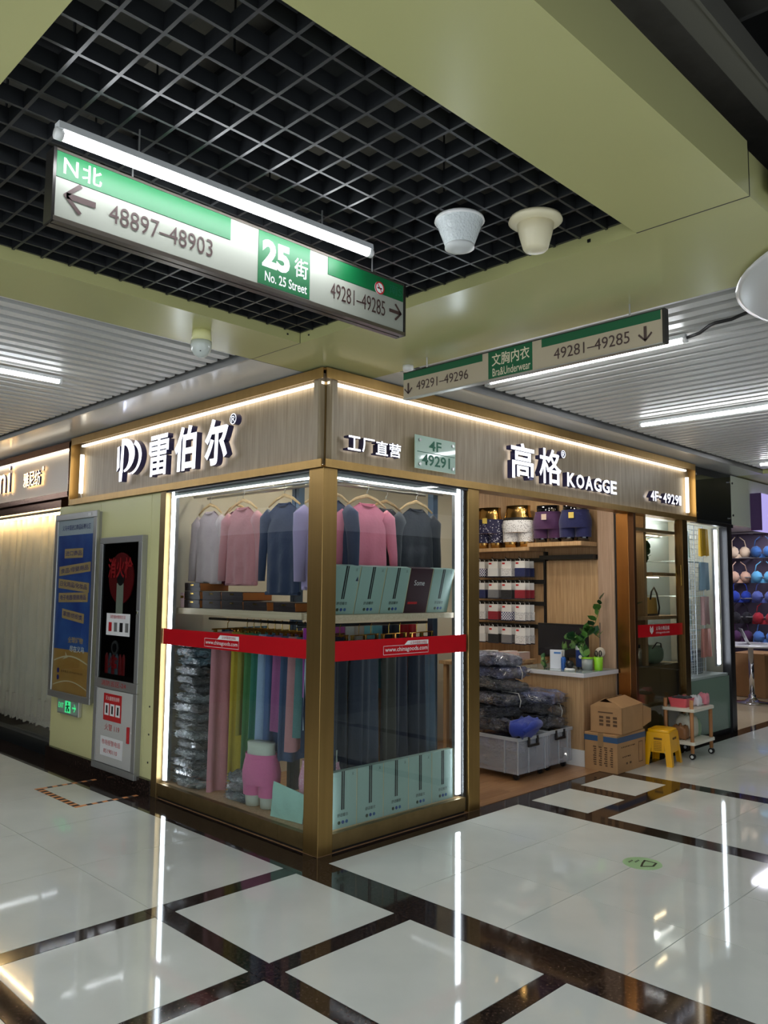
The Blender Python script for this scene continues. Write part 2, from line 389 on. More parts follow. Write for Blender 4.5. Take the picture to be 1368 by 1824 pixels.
# grid ceiling: edge trim and crossing blades, each blade its own piece
gt = MB()
gt.box(GX0, GX1, GY0, GY0+0.012, ZS+0.055, ZS+0.11).box(GX0, GX1, GY1-0.012, GY1, ZS+0.055, ZS+0.11).box(GX0, GX0+0.012, GY0, GY1, ZS+0.055, ZS+0.11).box(GX1-0.012, GX1, GY0, GY1, ZS+0.055, ZS+0.11)
part('grid_trim', gt, BLACKG, ceiling)
N = 17; px_ = (GX1-GX0)/N; py_ = (GY1-GY0)/N; zb = ZS+0.045
bx_ = MB().box(-0.005, 0.005, -(GY1-GY0)/2+0.01, (GY1-GY0)/2-0.01, 0, 0.05).mesh('grid_blade', BLACKG)
by_ = MB().box(-(GX1-GX0)/2+0.01, (GX1-GX0)/2-0.01, -0.005, 0.005, 0, 0.05).mesh('grid_blade', BLACKG)
for i in range(1, N):
    put('grid_blade', bx_, ceiling, (GX0+px_*i, (GY0+GY1)/2, zb)); put('grid_blade', by_, ceiling, ((GX0+GX1)/2, GY0+py_*i, zb+0.0005))
# dark services and ducts above the grid
DUCT = mat('dark_duct', (30, 31, 33), 0.6); GDUCT = mat('grey_duct', (92, 90, 84), 0.7, noise=0.3, nscale=5)
for k in range(4): part('duct', MB().box(-3.4+0.62*k, -3.1+0.62*k, -3, 1, 3.16, 3.34), DUCT if k % 2 else GDUCT, ceiling)
for k in range(3): part('pipe', MB().tube([(-3.4, -1.9+0.7*k, 3.1), (0.4, -1.9+0.7*k, 3.1)], 0.035, 10), DUCT, ceiling, smooth=True)
for k in range(16):
    x, y = -2.2+0.5*(k % 4), -2.0+0.48*(k//4); part('hanger_wire', MB().tube([(x, y, zb+0.05), (x, y, 3.42)], 0.004, 5), BLACKG, ceiling)
# slat ceilings of the two aisles
ZSL = ZS+0.03
DARKV = mat('void_black', (16, 16, 16), 0.9)
part('ceiling_void', MB().box(-3.6, -0.36, 0.2, 11, 3.02, 3.05), DARKV, ceiling); part('ceiling_void', MB().box(0.39, 6.3, -4.2, -0.22, 3.02, 3.05), DARKV, ceiling)
def slatmesh(L, along):
    m = MB(); w, h, t = 0.068, 0.055, 0.004
    def bb(a0, a1, z0, z1):
        if along == 'X': m.box(0, L, a0, a1, z0, z1)
        else: m.box(a0, a1, 0, L, z0, z1)
    bb(-w/2, w/2, 0, t); bb(-w/2, -w/2+t, t, h); bb(w/2-t, w/2, t, h)
    return m.mesh('slat', SLAT)
sl = slatmesh(3.16, 'X'); sr = slatmesh(3.9, 'Y')
for k in range(55): put('slat', sl, ceiling, (-0.435-3.16, 0.265+0.1205*k, ZSL))
for k in range(49): put('slat', sr, ceiling, (0.455+0.1155*k, -0.315-3.9, ZSL))
part('edge_trim', MB().box(-0.40, -0.383, 0.2, 7, ZS-0.002, ZS+0.05), GREYM, ceiling); part('edge_trim', MB().box(0.39, 6.2, -0.255, -0.238, ZS-0.002, ZS+0.05), GREYM, ceiling)
# void beside the junction with pale rails and a white box end
part('ceiling_void', MB().box(-3.6, 0.4, -4.3, -2.58, 3.38, 3.40), DARKV, ceiling)
rail = mat('rail_grey', (96, 94, 86), 0.5)
for y in (-2.66, -3.02): part('rail', MB().box(-3.6, 0.02, y-0.035, y+0.035, 3.06, 3.12).box(-3.6, 0.02, y-0.045, y-0.035, 3.05, 3.14), rail, ceiling)
part('duct', MB().tube([(-0.65, -2.6, 3.3), (-0.55, -4.0, 3.3)], 0.06, 10), GDUCT, ceiling, smooth=True)
part('soffit_panel', MB().box(-0.27, 1.6, -3.6, -2.60, 2.85, 2.92), WHITEP, ceiling, bev=0.003)

# ================================================================== WALLS BEHIND AND BESIDE
OPW = mat('dark_shopfront', (58, 56, 54), 0.6)
SHW = mat('shop_cream_wall', (206, 196, 176), 0.7, noise=0.06, nscale=3)
struct('wall_shop_back', MB().box(0.11, 5.9, 2.75, 2.85, 0, 2.62), WSHOP, (0, 2.8, 0), 'oak panelled back wall of the corner shop')
struct('wall_partition', MB().box(3.74, 3.80, 0.20, 2.75, 0.0, 2.62), WSHOP, (3.77, 1.4, 0), 'oak panelled partition wall behind the counter')
struct('wall_shop_left', MB().box(0.10, 3.4, 1.80, 1.84, 0, 2.62), SHW, (1.7, 1.82, 0), 'cream wall at the side of the window display')
struct('wall_far_right', MB().box(12.0, 12.1, -5, 3, 0, 3.4), OPW, (12, 0, 0))
struct('wall_light_block', MB().box(-5.0, 1.2, -4.6, -4.5, 2.1, 3.4), OPW, (-2, -4.55, 2.1), 'added dark bulkhead, out of view, blocking light behind the junction')  # unseen blocker, added to keep world light off the void-side beam
struct('wall_far_left', MB().box(-4, 1.4, 10.9, 11.0, 0, 3.4), OPW, (-1, 10.95, 0), 'added dark wall closing the left aisle against outside light')  # end wall added so the panes don't mirror the bright world
struct('wall_left_far', MB().box(0.0, 0.1, 7.0, 11.0, 0, 3.4), OPW, (0.05, 9, 0))
struct('wall_opposite_left', MB().box(-3.75, -3.65, 0.6, 11, 0, 3.4), OPW, (-3.7, 3, 0), 'cream shop wall across the left aisle')
struct('wall_opposite_right', MB().box(1.2, 12, -4.4, -4.3, 0, 3.4), OPW, (6, -4.35, 0), 'cream shop wall across the right aisle')
for nm, a in (('added_lit_sign', (-3.648, -3.62, 0.8, 6.6, 2.25, 2.6)), ('added_lit_sign', (1.4, 11.5, -4.298, -4.27, 2.25, 2.6))):
    m = MB().box(*a); c = ((a[0]+a[1])/2, (a[2]+a[3])/2, a[4])
    solo(nm, m, emit('added_sign_glow', (236, 240, 250), 0.07), 'added softly glowing sign, out of view across the '+('left' if a[0] < 0 else 'right')+' aisle', 'sign', c)  # glowing boards added out of view to feed the reflections
for a, s in (((-3.648, -3.63, 1.0, 6.6, 0.2, 2.15), 'left'), ((1.4, 11.5, -4.298, -4.28, 0.2, 2.15), 'right')):
    solo('shop_window', MB().box(*a), mat('dark_window', (40, 46, 52), 0.08), 'dark shop window across the '+s+' aisle', 'window', ((a[0]+a[1])/2, (a[2]+a[3])/2, a[4]))
struct('ceiling_shop', MB().box(0.11, 5.95, 0.11, 2.75, 2.62, 2.66), mat('shop_ceiling', (58, 54, 50), 0.8), (1.9, 1.4, 2.62))

# ================================================================== OLIVE COLUMN WALL, LEFT OF THE SHOP
wall_left = struct('wall_left', MB().box(0.04, 0.10, 1.84, 3.64, 0.0, 2.198), OLIVEW, (0.05, 2.7, 0), 'olive metal clad wall beside the window')
for a, b in ((1.84, 1.995), (1.995, 2.83), (2.83, 3.64)): part('wall_panel', MB().box(0.012, 0.04, a+0.002, b-0.002, 0.105, 2.198), OLIVEW, wall_left, bev=0.002)
for z in (0.22, 0.42, 0.62): part('rivet', MB().cb((0.011, 1.92, z), (0.004, 0.012, 0.012)), BLACK, wall_left)
struct('baseboard_left', MB().box(-0.012, 0.05, 1.84, 3.66, 0.0, 0.105), granite(), (0, 2.7, 0), 'dark granite skirting under the olive wall', bev=0.002)

# hazard tape on the floor
def tape(name, x0, x1, y0, y1, lab):
    t = thing(name, ((x0+x1)/2, (y0+y1)/2, 0), lab, 'tape', 'hazard tape marking the floor below the hydrant cabinet')
    L = max(x1-x0, y1-y0); n = int(L/0.036); ox = (x1-x0) > (y1-y0)
    for k in range(n):
        a, b = k/n, (k+1)/n
        m = mat('tape_orange', (226, 150, 92), 0.6) if k % 2 == 0 else mat('tape_black', (38, 30, 26), 0.6)
        q = MB()
        if ox: q.box(x0+(x1-x0)*a, x0+(x1-x0)*b, y0, y1, 0.0005, 0.0015)
        else: q.box(x0, x1, y0+(y1-y0)*a, y0+(y1-y0)*b, 0.0005, 0.0015)
        part('stripe', q, m, t)
    return t
tape('hazard_tape', -0.525, -0.475, 1.90, 2.60, 'wide black and orange hazard tape lying parallel to the wall')
tape('hazard_tape', -0.475, -0.06, 2.56, 2.595, 'narrow hazard tape running to the wall under the poster side')
tape('hazard_tape', -0.475, -0.06, 1.905, 1.94, 'narrow hazard tape running to the wall near the window')
# ================================================================== FASCIAS
def fascia(face, a0, a1, z0, z1, label, woodm=WFASC, frame=BRASS, top=True, ends=(True, True), led=FLED, glow=True, depth=0.07):
    """face 'R': plane y=0, runs along +X; 'L': plane x=0, runs along +Y"""
    def bx(a, b, d0, d1, e0, e1):
        return MB().box(a, b, d0, d1, e0, e1) if face == 'R' else MB().box(d0, d1, a, b, e0, e1)
    t = thing('shop_fascia', ((a0+a1)/2, 0, z0) if face == 'R' else (0, (a0+a1)/2, z0), label, 'shop sign')
    p = -0.02
    part('wood_panel', bx(a0, a1, depth-0.01, depth+0.03, z0+0.01, z1-0.01), woodm, t)
    part('top_rail', bx(a0, a1, p, depth+0.05, z1-0.012, z1), frame, t); part('top_lip', bx(a0, a1, p, p+0.008, z1-0.062, z1-0.012), frame, t)
    part('bottom_rail', bx(a0, a1, p, depth+0.05, z0, z0+0.012), frame, t); part('bottom_lip', bx(a0, a1, p, p+0.008, z0+0.012, z0+0.048), frame, t)
    if ends[0]: part('end_rail', bx(a0, a0+0.012, p, depth+0.05, z0+0.012, z1-0.012), frame, t)
    if ends[1]: part('end_rail', bx(a1-0.012, a1, p, depth+0.05, z0+0.012, z1-0.012), frame, t)
    part('led_strip', bx(a0+0.06, a1-0.12, depth-0.045, depth-0.022, z1-0.080, z1-0.064), led, t)
    if glow: part('led_strip', bx(a0+0.06, a1-0.06, depth-0.036, depth-0.024, z0+0.016, z0+0.026), led, t)
    return t
fr = fascia('R', 0.0, 5.0, 2.20, 2.79, 'long oak sign board over the shop entrance with brass frame', ends=(False, True))
fl = fascia('L', 0.0, 3.40, 2.20, 2.79, 'oak sign board over the left window with brass frame', ends=(False, True))
part('corner_trim', MB().box(0.050, 0.058, 0.050, 0.058, 2.25, 2.73), BRASSD, fr)
part('led_tube', MB().tube([(4.90, 0.03, 2.29), (4.90, 0.03, 2.65)], 0.018, 10), FLED, fr, smooth=True)
part('led_tube', MB().tube([(0.03, 3.27, 2.30), (0.03, 3.27, 2.64)], 0.018, 10), FLED, fl, smooth=True)
part('cable', MB().tube([(0.03, 3.27, 2.30), (0.03, 3.25, 2.26), (0.05, 3.22, 2.22)], 0.004, 6), WHITE, fl)
# neighbour's fascia on the far left
CREAMP = mat('cream_sign_face', (214, 200, 184), 0.35)
BRONZE = mat('bronze_frame', (120, 84, 62), 0.25, 0.9)
nf = fascia('L', 3.42, 6.4, 2.28, 2.775, 'cream sign board of the curtain shop at the left edge', woodm=CREAMP, frame=BRONZE, ends=(True, False), depth=0.03)
WARML = emit('warm_letter', (255, 214, 150), 3.0)
for i, ch in enumerate('雅尼纺'): lettering('letter', ch, (-0.0, 4.44-0.135*i, 2.44), 0.125, 0.14, YL, [WARML, LSIDE], nf, bold=0.0, depth=0.02)
lettering('letter', 'i', (-0.0, 4.83, 2.43), 0.035, 0.27, YL, [WARML, LSIDE], nf, bold=0.006, depth=0.02)
lettering('letter', 'n', (-0.0, 5.07, 2.43), 0.16, 0.19, YL, [WARML, LSIDE], nf, bold=0.006, depth=0.02)
lettering('letter', '®', (-0.0, 4.03, 2.57), 0.04, 0.04, YL, [WARML, LSIDE], nf, depth=0.01)
# glowing raised letters, left board
ls = thing('sign_lettering', (0.05, 1.75, 2.3), 'glowing white logo and three brush style characters over the left window', 'sign lettering')
def raised(ch, y1, z0, w, h, bold=0.03, skew=0.0): return lettering('letter', ch, (0.040, y1, z0), w, h, YL, [LETTER, LSIDE], ls, bold=bold, depth=0.045, skew=skew)
raised('雷', 2.04, 2.325, 0.285, 0.31, 0.018, 0.03); raised('伯', 1.67, 2.325, 0.29, 0.325, 0.030, 0.04); raised('尔', 1.27, 2.325, 0.28, 0.325, 0.036, 0.04)
raised('®', 0.965, 2.58, 0.075, 0.075, 0.0)
def arc(cx, cz, rx, rz, a0, a1, n=14): return [(cx+rx*math.cos(a0+(a1-a0)*i/n), cz+rz*math.sin(a0+(a1-a0)*i/n)) for i in range(n+1)]
lf = lambda a, b, c: (0.040-c, 2.55-a, 2.33+b*0.86)
def blade(name, pts):
    q = MB(); n = len(pts); q.prism(pts, lf, 0.045, 1); q.m[1] = 0; q.m[0] = 0
    return part(name, q, [LETTER, LSIDE], ls)
blade('logo_stroke', arc(0.10, 0.24, 0.19, 0.16, PI*0.55, -PI*0.45) + arc(0.10, 0.22, 0.10, 0.12, -PI*0.45, PI*0.55)[0:15])
blade('logo_stroke', arc(0.20, 0.21, 0.20, 0.17, PI*0.35, -PI*0.40) + arc(0.20, 0.20, 0.155, 0.14, -PI*0.40, PI*0.35))
blade('logo_stroke', [(0.07, 0.40), (0.115, 0.40), (0.10, 0.08), (0.055, 0.08)])
blade('logo_stroke', [(0.0, 0.33), (0.035, 0.34), (0.045, 0.14), (0.0, 0.10)])
blade('logo_stroke', [(0.04, 0.10), (0.10, 0.12), (0.09, -0.0), (0.045, -0.0)])
# right board
rs = thing('sign_lettering', (2.6, 0.05, 2.3), 'glowing white shop name in characters and capitals over the entrance', 'sign lettering')
def rr(ch, x, z, w, h, par, bold=0.02, skew=0.0): return lettering('letter', ch, (x, 0.040, z), w, h, XR, [LETTER, LSIDE], par, bold=bold, depth=0.045, skew=skew)
rr('高', 1.835, 2.33, 0.30, 0.275, rs, 0.018); rr('格', 2.205, 2.33, 0.31, 0.28, rs, 0.012); rr('®', 2.515, 2.56, 0.065, 0.065, rs, 0.0)
for i, ch in enumerate('KOAGGE'): rr(ch, 2.60+0.1395*i, 2.337, 0.122 if ch != 'E' else 0.105, 0.115, rs, 0.026)
ws = thing('sign_lettering', (0.45, 0.05, 2.33), 'small glowing white row of four characters near the corner of the board', 'sign lettering')
for i, ch in enumerate('工厂直营'): rr(ch, 0.185+0.118*i, 2.327, 0.106, 0.088, ws, 0.012)
ns = thing('sign_lettering', (4.45, 0.05, 2.33), 'glowing white unit number at the right end of the board', 'sign lettering')
for i, ch in enumerate('4F-49291'): rr(ch, 4.04+0.085*i, 2.342 + (0.038 if ch == '-' else 0), 0.072 if ch not in '-1' else 0.048, 0.095 if ch != '-' else 0.018, ns, 0.016)
# unit plate
up = thing('number_plate', (1.0, 0.0, 2.29), 'pale green acrylic unit number plate with four screws', 'sign')
part('plate', MB().box(0.79, 1.20, 0.005, 0.013, 2.285, 2.508), mat('plate_acrylic', (200, 226, 210), 0.06), up, bev=0.002)
GPR = mat('green_print', (8, 104, 74), 0.4)
lettering('lettering', '4F', (0.925, 0.003, 2.415), 0.125, 0.068, XR, GPR, up, bold=0.02)
lettering('lettering', '49291', (0.855, 0.003, 2.312), 0.285, 0.075, XR, GPR, up, bold=0.02)
part('line', MB().box(0.81, 1.19, 0.003, 0.005, 2.396, 2.400), GPR, up)
for x in (0.83, 1.165):
    for z in (2.315, 2.475): part('screw', MB().tube([(x, 0.006, z), (x, -0.006, z)], 0.011, 10), SILV, up)

# ================================================================== CORNER FRAME AND WINDOWS
cp = thing('corner_pillar', (0.06, 0.06, 0), 'brushed brass corner pillar of the shop front', 'pillar')
part('cladding', MB().box(0.0, 0.11, 0.0, 0.13, 0.0, 2.2), BRASS, cp, bev=0.002)
dp = thing('door_post', (1.385, 0.05, 0), 'brushed brass post between window and shop entrance', 'post')
part('cladding', MB().box(1.335, 1.455, 0.0, 0.10, 0.0, 2.2), BRASS, dp, bev=0.002); part('edge', MB().box(1.30, 1.335, 0.02, 0.06, 0.02, 2.2), BLACK, dp)
gp = thing('door_post', (3.72, 0.09, 0), 'copper brown brass post at the right side of the entrance', 'post')
COPPER = mat('copper_brass', (186, 128, 70), 0.25, 1.0, noise=0.15, nscale=25, stretch=(1, 1, 0.03)); BROWNM = mat('brown_metal', (104, 70, 44), 0.3, 0.8)
part('cladding', MB().box(3.70, 3.745, 0.055, 0.175, 0.0, 2.2), COPPER, gp, bev=0.002); part('return', MB().box(3.70, 3.745, 0.0, 0.053, 0.0, 2.2), BROWNM, gp, bev=0.002); part('seal', MB().box(3.705, 3.74, 0.175, 0.192, 0.0, 2.2), BLACK, gp)
ep = thing('door_post', (4.75, 0.04, 0), 'dark bronze post at the end of the glass panel', 'post')
part('cladding', MB().box(4.70, 4.81, 0.0, 0.08, 0.0, 2.2), mat('dark_bronze', (112, 88, 52), 0.3, 0.9), ep, bev=0.002)
jp = thing('window_jamb', (0.03, 1.79, 0), 'brass jamb between left window and olive wall', 'post')
part('cladding', MB().box(-0.005, 0.05, 1.765, 1.84, 0.0, 2.2), BRASSD, jp, bev=0.002)
# plinths
wl1 = thing('window_plinth', (0.04, 0.95, 0), 'stone coloured plinth under the left window', 'plinth')
for a, b in ((0.13, 0.36), (0.36, 1.765)): part('facing', MB().box(0.0, 0.04, a+0.001, b-0.001, 0.018, 0.105), BRASSD, wl1)
part('recess', MB().box(0.012, 0.04, 0.13, 1.765, 0.0, 0.018), BLACK, wl1)
wl2 = thing('window_plinth', (0.7, 0.04, 0), 'brass coloured plinth under the right window', 'plinth')
part('facing', MB().box(0.11, 1.30, 0.0, 0.04, 0.018, 0.105), BRASSD, wl2); part('recess', MB().box(0.11, 1.30, 0.012, 0.04, 0.0, 0.018), BLACK, wl2)
dpl = thing('display_platform', (0.6, 0.6, 0), 'low oak display floor inside the corner window', 'platform')
part('deck', MB().box(0.04, 0.62, 0.04, 1.80, 0.012, 0.105), WSHOP, dpl); part('deck', MB().box(0.62, 1.33, 0.04, 0.55, 0.012, 0.105), WSHOP, dpl)
# panes
w1 = thing('window_1', (0.02, 0.95, 0.105), 'large clear window pane on the left side of the corner shop', 'window', kind='structure')
part('pane', MB().box(0.016, 0.022, 0.13, 1.765, 0.105, 2.2), PANE, w1)
w2 = thing('window_2', (0.7, 0.02, 0.105), 'clear window pane on the right side of the corner pillar', 'window', kind='structure')
part('pane', MB().box(0.11, 1.30, 0.016, 0.022, 0.105, 2.2), PANE, w2)
for o in (w1, w2): del o['category']
def ledbar(pts, label):
    t = thing('led_bar', pts[0], label, 'light strip')
    part('diffuser', MB().box(*pts[1]), LED, t); part('channel', MB().box(*pts[2]), GREYM, t)
ledbar(((0.05, 1.72, 0.12), (0.03, 0.042, 1.705, 1.738, 0.125, 2.19), (0.042, 0.07, 1.698, 1.745, 0.12, 2.19)), 'upright white light strip at the far end of the left window')
ledbar(((1.265, 0.05, 0.12), (1.247, 1.283, 0.03, 0.042, 0.125, 2.19), (1.24, 1.29, 0.042, 0.07, 0.12, 2.19)), 'upright white light strip at the right end of the right window')
ledbar(((0.05, 0.9, 2.15), (0.03, 0.045, 0.14, 1.70, 2.148, 2.158), (0.03, 0.06, 0.14, 1.70, 2.158, 2.185)), 'thin horizontal light strip under the head of the left window')
ledbar(((0.65, 0.05, 2.15), (0.11, 1.245, 0.03, 0.045, 2.148, 2.158), (0.11, 1.245, 0.03, 0.06, 2.158, 2.185)), 'thin horizontal light strip under the head of the right window')
ledbar(((0.115, 0.05, 0.12), (0.112, 0.12, 0.03, 0.04, 0.11, 0.43), (0.11, 0.12, 0.04, 0.06, 0.11, 0.43)), 'short upright light strip against the corner pillar')
part('head_trim', MB().box(0.0, 0.08, 0.13, 1.765, 2.185, 2.2), BLACK, w1); part('head_trim', MB().box(0.11, 1.33, 0.0, 0.08, 2.185, 2.2), BLACK, w2)
# red film bands
def band(face, a0, a1, z0, z1, label, mirror_words=True):
    t = thing('film_band', ((a0+a1)/2, 0.0, z0) if face == 'R' else (0.0, (a0+a1)/2, z0), label, 'window decal')
    d0, d1 = 0.010, 0.0145
    part('film', MB().box(a0, a1, d0, d1, z0, z1) if face == 'R' else MB().box(d0, d1, a0, a1, z0, z1), RED, t)
    return t
b1 = band('L', 0.132, 1.76, 1.085, 1.196, 'red film band with web address across the left window')
b2 = band('R', 0.105, 1.32, 1.072, 1.188, 'red film band with web address across the right window')
lettering('lettering', 'www.chinagoods.com', (0.008, 1.20, 1.108), 0.37, 0.034, YL, WPRINT, b1, bold=0.004)
lettering('lettering', '义乌中国官方网站', (0.007, 1.01, 1.158), 0.16, 0.018, YL, RED, b1)
lettering('lettering', 'www.chinagoods.com', (0.53, 0.008, 1.098), 0.39, 0.036, XR, WPRINT, b2, bold=0.004)
lettering('lettering', '义乌中国官方网站', (0.755, 0.007, 1.146), 0.16, 0.019, XR, RED, b2)
def rect_line(par, right, org, w, h, t=0.0025):
    q = MB(); o = Vector(org)
    for a0, a1, c0, c1 in ((0, w, 0, t), (0, w, h-t, h), (0, t, 0, h), (w-t, w, 0, h)):
        p = [o+right*a0+ZU*c0, o+right*a1+ZU*c0, o+right*a1+ZU*c1, o+right*a0+ZU*c1]; q.add(p, [(0, 1, 2, 3)])
    part('outline', q, WPRINT, par)
rect_line(b1, YL, (0.0085, 1.215, 1.098), 0.40, 0.056); rect_line(b2, XR, (0.515, 0.0085, 1.088), 0.415, 0.056)
part('tab', MB().add([(0.0085, 1.06, 1.154), (0.0085, 0.815, 1.154), (0.0085, 0.815, 1.18), (0.0085, 1.03, 1.18)], [(0, 1, 2, 3)]), WPRINT, b1)
part('tab', MB().add([(0.70, 0.0085, 1.142), (0.93, 0.0085, 1.142), (0.93, 0.0085, 1.169), (0.735, 0.0085, 1.169)], [(0, 1, 2, 3)]), WPRINT, b2)

# ================================================================== HANGING WAYFINDING SIGNS
def arrow(name, par, org, right, size, ang, m, t=0.19):
    """arrow glyph pointing along ang in the (right, up) plane"""
    ca, sa = math.cos(ang), math.sin(ang)
    def F(a, b): return Vector(org)+right*(size*(a*ca-b*sa))+ZU*(size*(a*sa+b*ca))
    q = MB(); h = t/2
    q.add([F(-0.5, -h), F(0.4, -h), F(0.4, h), F(-0.5, h)], [(0, 1, 2, 3)])
    for s in (1, -1): q.add([F(0.5, 0), F(0.5-0.001, 0), F(0.02, s*0.48), F(-0.08, s*0.40), F(0.34, 0)], [(0, 2, 3, 4)])
    return part(name, q, m, par)
s1 = thing('hanging_sign', (-1.42, -1.27, 2.54), 'long hanging green and cream street number sign lit by a tube', 'sign', rz=math.radians(0.0))
SX0, SX1, SZ0, SZ1, SY = -2.146, -0.694, 2.540, 2.748, -1.30
FRAME = mat('sign_frame', (120, 112, 104), 0.3, 0.8)
part('board', MB().box(SX0+0.004, SX1-0.004, SY+0.002, SY+0.046, SZ0+0.006, SZ1-0.002), SIGNW, s1)
part('frame_rail', MB().box(SX0, SX1, SY-0.004, SY+0.02, SZ0-0.006, SZ0+0.008), FRAME, s1); part('frame_rail', MB().box(SX0, SX1, SY+0.028, SY+0.052, SZ0-0.006, SZ0+0.008), FRAME, s1); part('frame_rail', MB().box(SX0, SX1, SY-0.002, SY+0.052, SZ1-0.004, SZ1+0.004), FRAME, s1)
part('frame_end', MB().box(SX0-0.006, SX0+0.003, SY-0.003, SY+0.052, SZ0-0.006, SZ1+0.004), mat('dark_frame', (62, 60, 58), 0.3, 0.7), s1); part('frame_end', MB().box(SX1-0.003, SX1+0.006, SY-0.003, SY+0.052, SZ0-0.006, SZ1+0.004), MATS['dark_frame'], s1)
f = SY+0.0005
def sx(u): return SX0+(SX1-SX0)*u
part('green_field', MB().box(sx(0.003), sx(0.412), f-0.0006, f+0.002, 2.668, 2.744), GREENS, s1)
part('green_field', MB().box(sx(0.492), sx(0.652), f-0.0006, f+0.002, 2.553, 2.744), GREENS, s1)
part('green_field', MB().box(sx(0.713), sx(0.995), f-0.0006, f+0.002, 2.676, 2.744), GREENS, s1)
def st(s, u0, z, w, h, m=DKPRINT, bold=0.0): return lettering('lettering', s, (sx(u0), f-0.0012, z), w, h, XR, m, s1, bold=bold)
st('N', 0.017, 2.683, 0.043, 0.047, WPRINT, 0.008); st('北', 0.055, 2.680, 0.06, 0.054, WPRINT, 0.012)
arrow('arrow', s1, (sx(0.052), f-0.0012, 2.620), XR, 0.098, PI, DKPRINT)
st('48897–48903', 0.115, 2.585, 0.362, 0.058)
st('25', 0.503, 2.618, 0.122, 0.102, WPRINT, 0.05); st('街', 0.602, 2.622, 0.062, 0.072, WPRINT, 0.01); st('No. 25 Street', 0.512, 2.568, 0.19, 0.036, WPRINT, 0.012)
st('49281–49285', 0.722, 2.588, 0.292, 0.062)
arrow('arrow', s1, (sx(0.965), f-0.0012, 2.622), XR, 0.075, 0, DKPRINT)
st('南S', 0.940, 2.692, 0.072, 0.040, mat('dim_print', (30, 110, 80), 0.4))
stk = MB(); stk.tube([(sx(0.899), f-0.002, 2.696), (sx(0.899), f-0.004, 2.696)], 0.026, 24)
part('sticker', stk, WPRINT, s1)
ring = MB(); P = [(0.026*math.cos(2*PI*i/24), 0.026*math.sin(2*PI*i/24)) for i in range(24)]
ring.add([(sx(0.899)+a*k, f-0.0045, 2.696+b*k) for k in (1, 0.78) for a, b in P], [(i, (i+1) % 24, 24+(i+1) % 24, 24+i) for i in range(24)])
REDP = mat('red_print', (196, 24, 32), 0.4)
part('sticker_ring', ring, REDP, s1); 
part('sticker_bar', MB().add([(sx(0.899)-0.016, f-0.0046, 2.714), (sx(0.899)-0.013, f-0.0046, 2.717), (sx(0.899)+0.016, f-0.0046, 2.678), (sx(0.899)+0.013, f-0.0046, 2.675)], [(0, 1, 2, 3)]), REDP, s1)
part('cigarette', MB().box(sx(0.899)-0.012, sx(0.899)+0.013, f-0.0044, f-0.0042, 2.692, 2.698), BLACK, s1)
for u in (0.17, 0.885): part('hanger_rod', MB().tube([(sx(u), SY+0.02, SZ1), (sx(u), SY+0.02, ZS+0.05)], 0.003, 6), SILV, s1)
def tube_lamp(p0, p1, label, drop=None, group=None, r=0.014, house=0.022, thin=False):
    p0, p1 = Vector(p0), Vector(p1); c = (p0+p1)/2
    t = thing('tube_lamp', c, label, 'lamp', group)
    part('tube', MB().tube([p0, p1], r, 12), TUBE, t, smooth=True)
    d = (p1-p0).normalized(); s = d.cross(ZU).normalized()*house*0.8
    hb = MB(); z0, z1 = p0.z+r*0.7, p0.z+r*0.7+house
    vs = []
    for p in (p0-d*0.006, p1+d*0.006):
        vs += [p-s+ZU*(r*0.7), p+s+ZU*(r*0.7), p+s*0.8+ZU*(r*0.7+house), p-s*0.8+ZU*(r*0.7+house)]
    hb.add(vs, [(0, 1, 2, 3), (7, 6, 5, 4), (0, 4, 5, 1), (1, 5, 6, 2), (2, 6, 7, 3), (3, 7, 4, 0)])
    part('housing', hb, mat('lamp_housing', (206, 208, 208), 0.35), t)
    for k in (p0, p1): part('end_cap', MB().tube([k-d*0.010, k+d*0.010], r*1.12, 12), WHITE, t, smooth=True)
    if drop:
        for q in (0.2, 0.8):
            a = p0.lerp(p1, q); k = 0.002 if thin else 0.008; part('bracket', MB().box(a.x-k, a.x+k, a.y-k, a.y+k, a.z+r, drop), SILV, t)
    return t
tube_lamp((-2.18, -1.40, 2.735), (-0.992, -1.40, 2.765), 'white tube lamp hanging just in front of the long street sign', drop=2.85, r=0.015, thin=True)
s2 = thing('hanging_sign', (0.26, -1.17, 2.585), 'smaller hanging sign with underwear heading and two down arrows', 'sign')
TY0, TY1, TZ0, TZ1, TX = -1.959, -0.391, 2.585, 2.732, 0.26
part('board', MB().box(TX, TX+0.03, TY0, TY1, TZ0, TZ1), mat('sign_beige', (186, 172, 148), 0.4), s2)
part('frame_rail', MB().box(TX-0.003, TX+0.033, TY0, TY1, TZ0-0.005, TZ0), SILV, s2); part('frame_rail', MB().box(TX-0.003, TX+0.033, TY0, TY1, TZ1, TZ1+0.004), MATS['dark_frame'], s2); part('frame_end', MB().box(TX-0.003, TX+0.033, TY0-0.012, TY0, TZ0-0.005, TZ1+0.004), MATS['dark_frame'], s2)
def ty(u): return TY1-(TY1-TY0)*u
DG = mat('sign_dark_green', (8, 92, 56), 0.4)
part('green_field', MB().box(TX-0.001, TX+0.002, ty(0.365), ty(0.0), 2.694, TZ1), DG, s2); part('green_field', MB().box(TX-0.001, TX+0.002, ty(0.565), ty(0.39), TZ0+0.004, TZ1), DG, s2); part('green_field', MB().box(TX-0.001, TX+0.002, ty(0.995), ty(0.60), 2.690, TZ1), DG, s2)
def tt(s, u, z, w, h, m=DKPRINT, bold=0.0): return lettering('lettering', s, (TX-0.002, ty(u), z), w, h, YL, m, s2, bold=bold)
CPR = mat('cream_print', (224, 214, 186), 0.4)
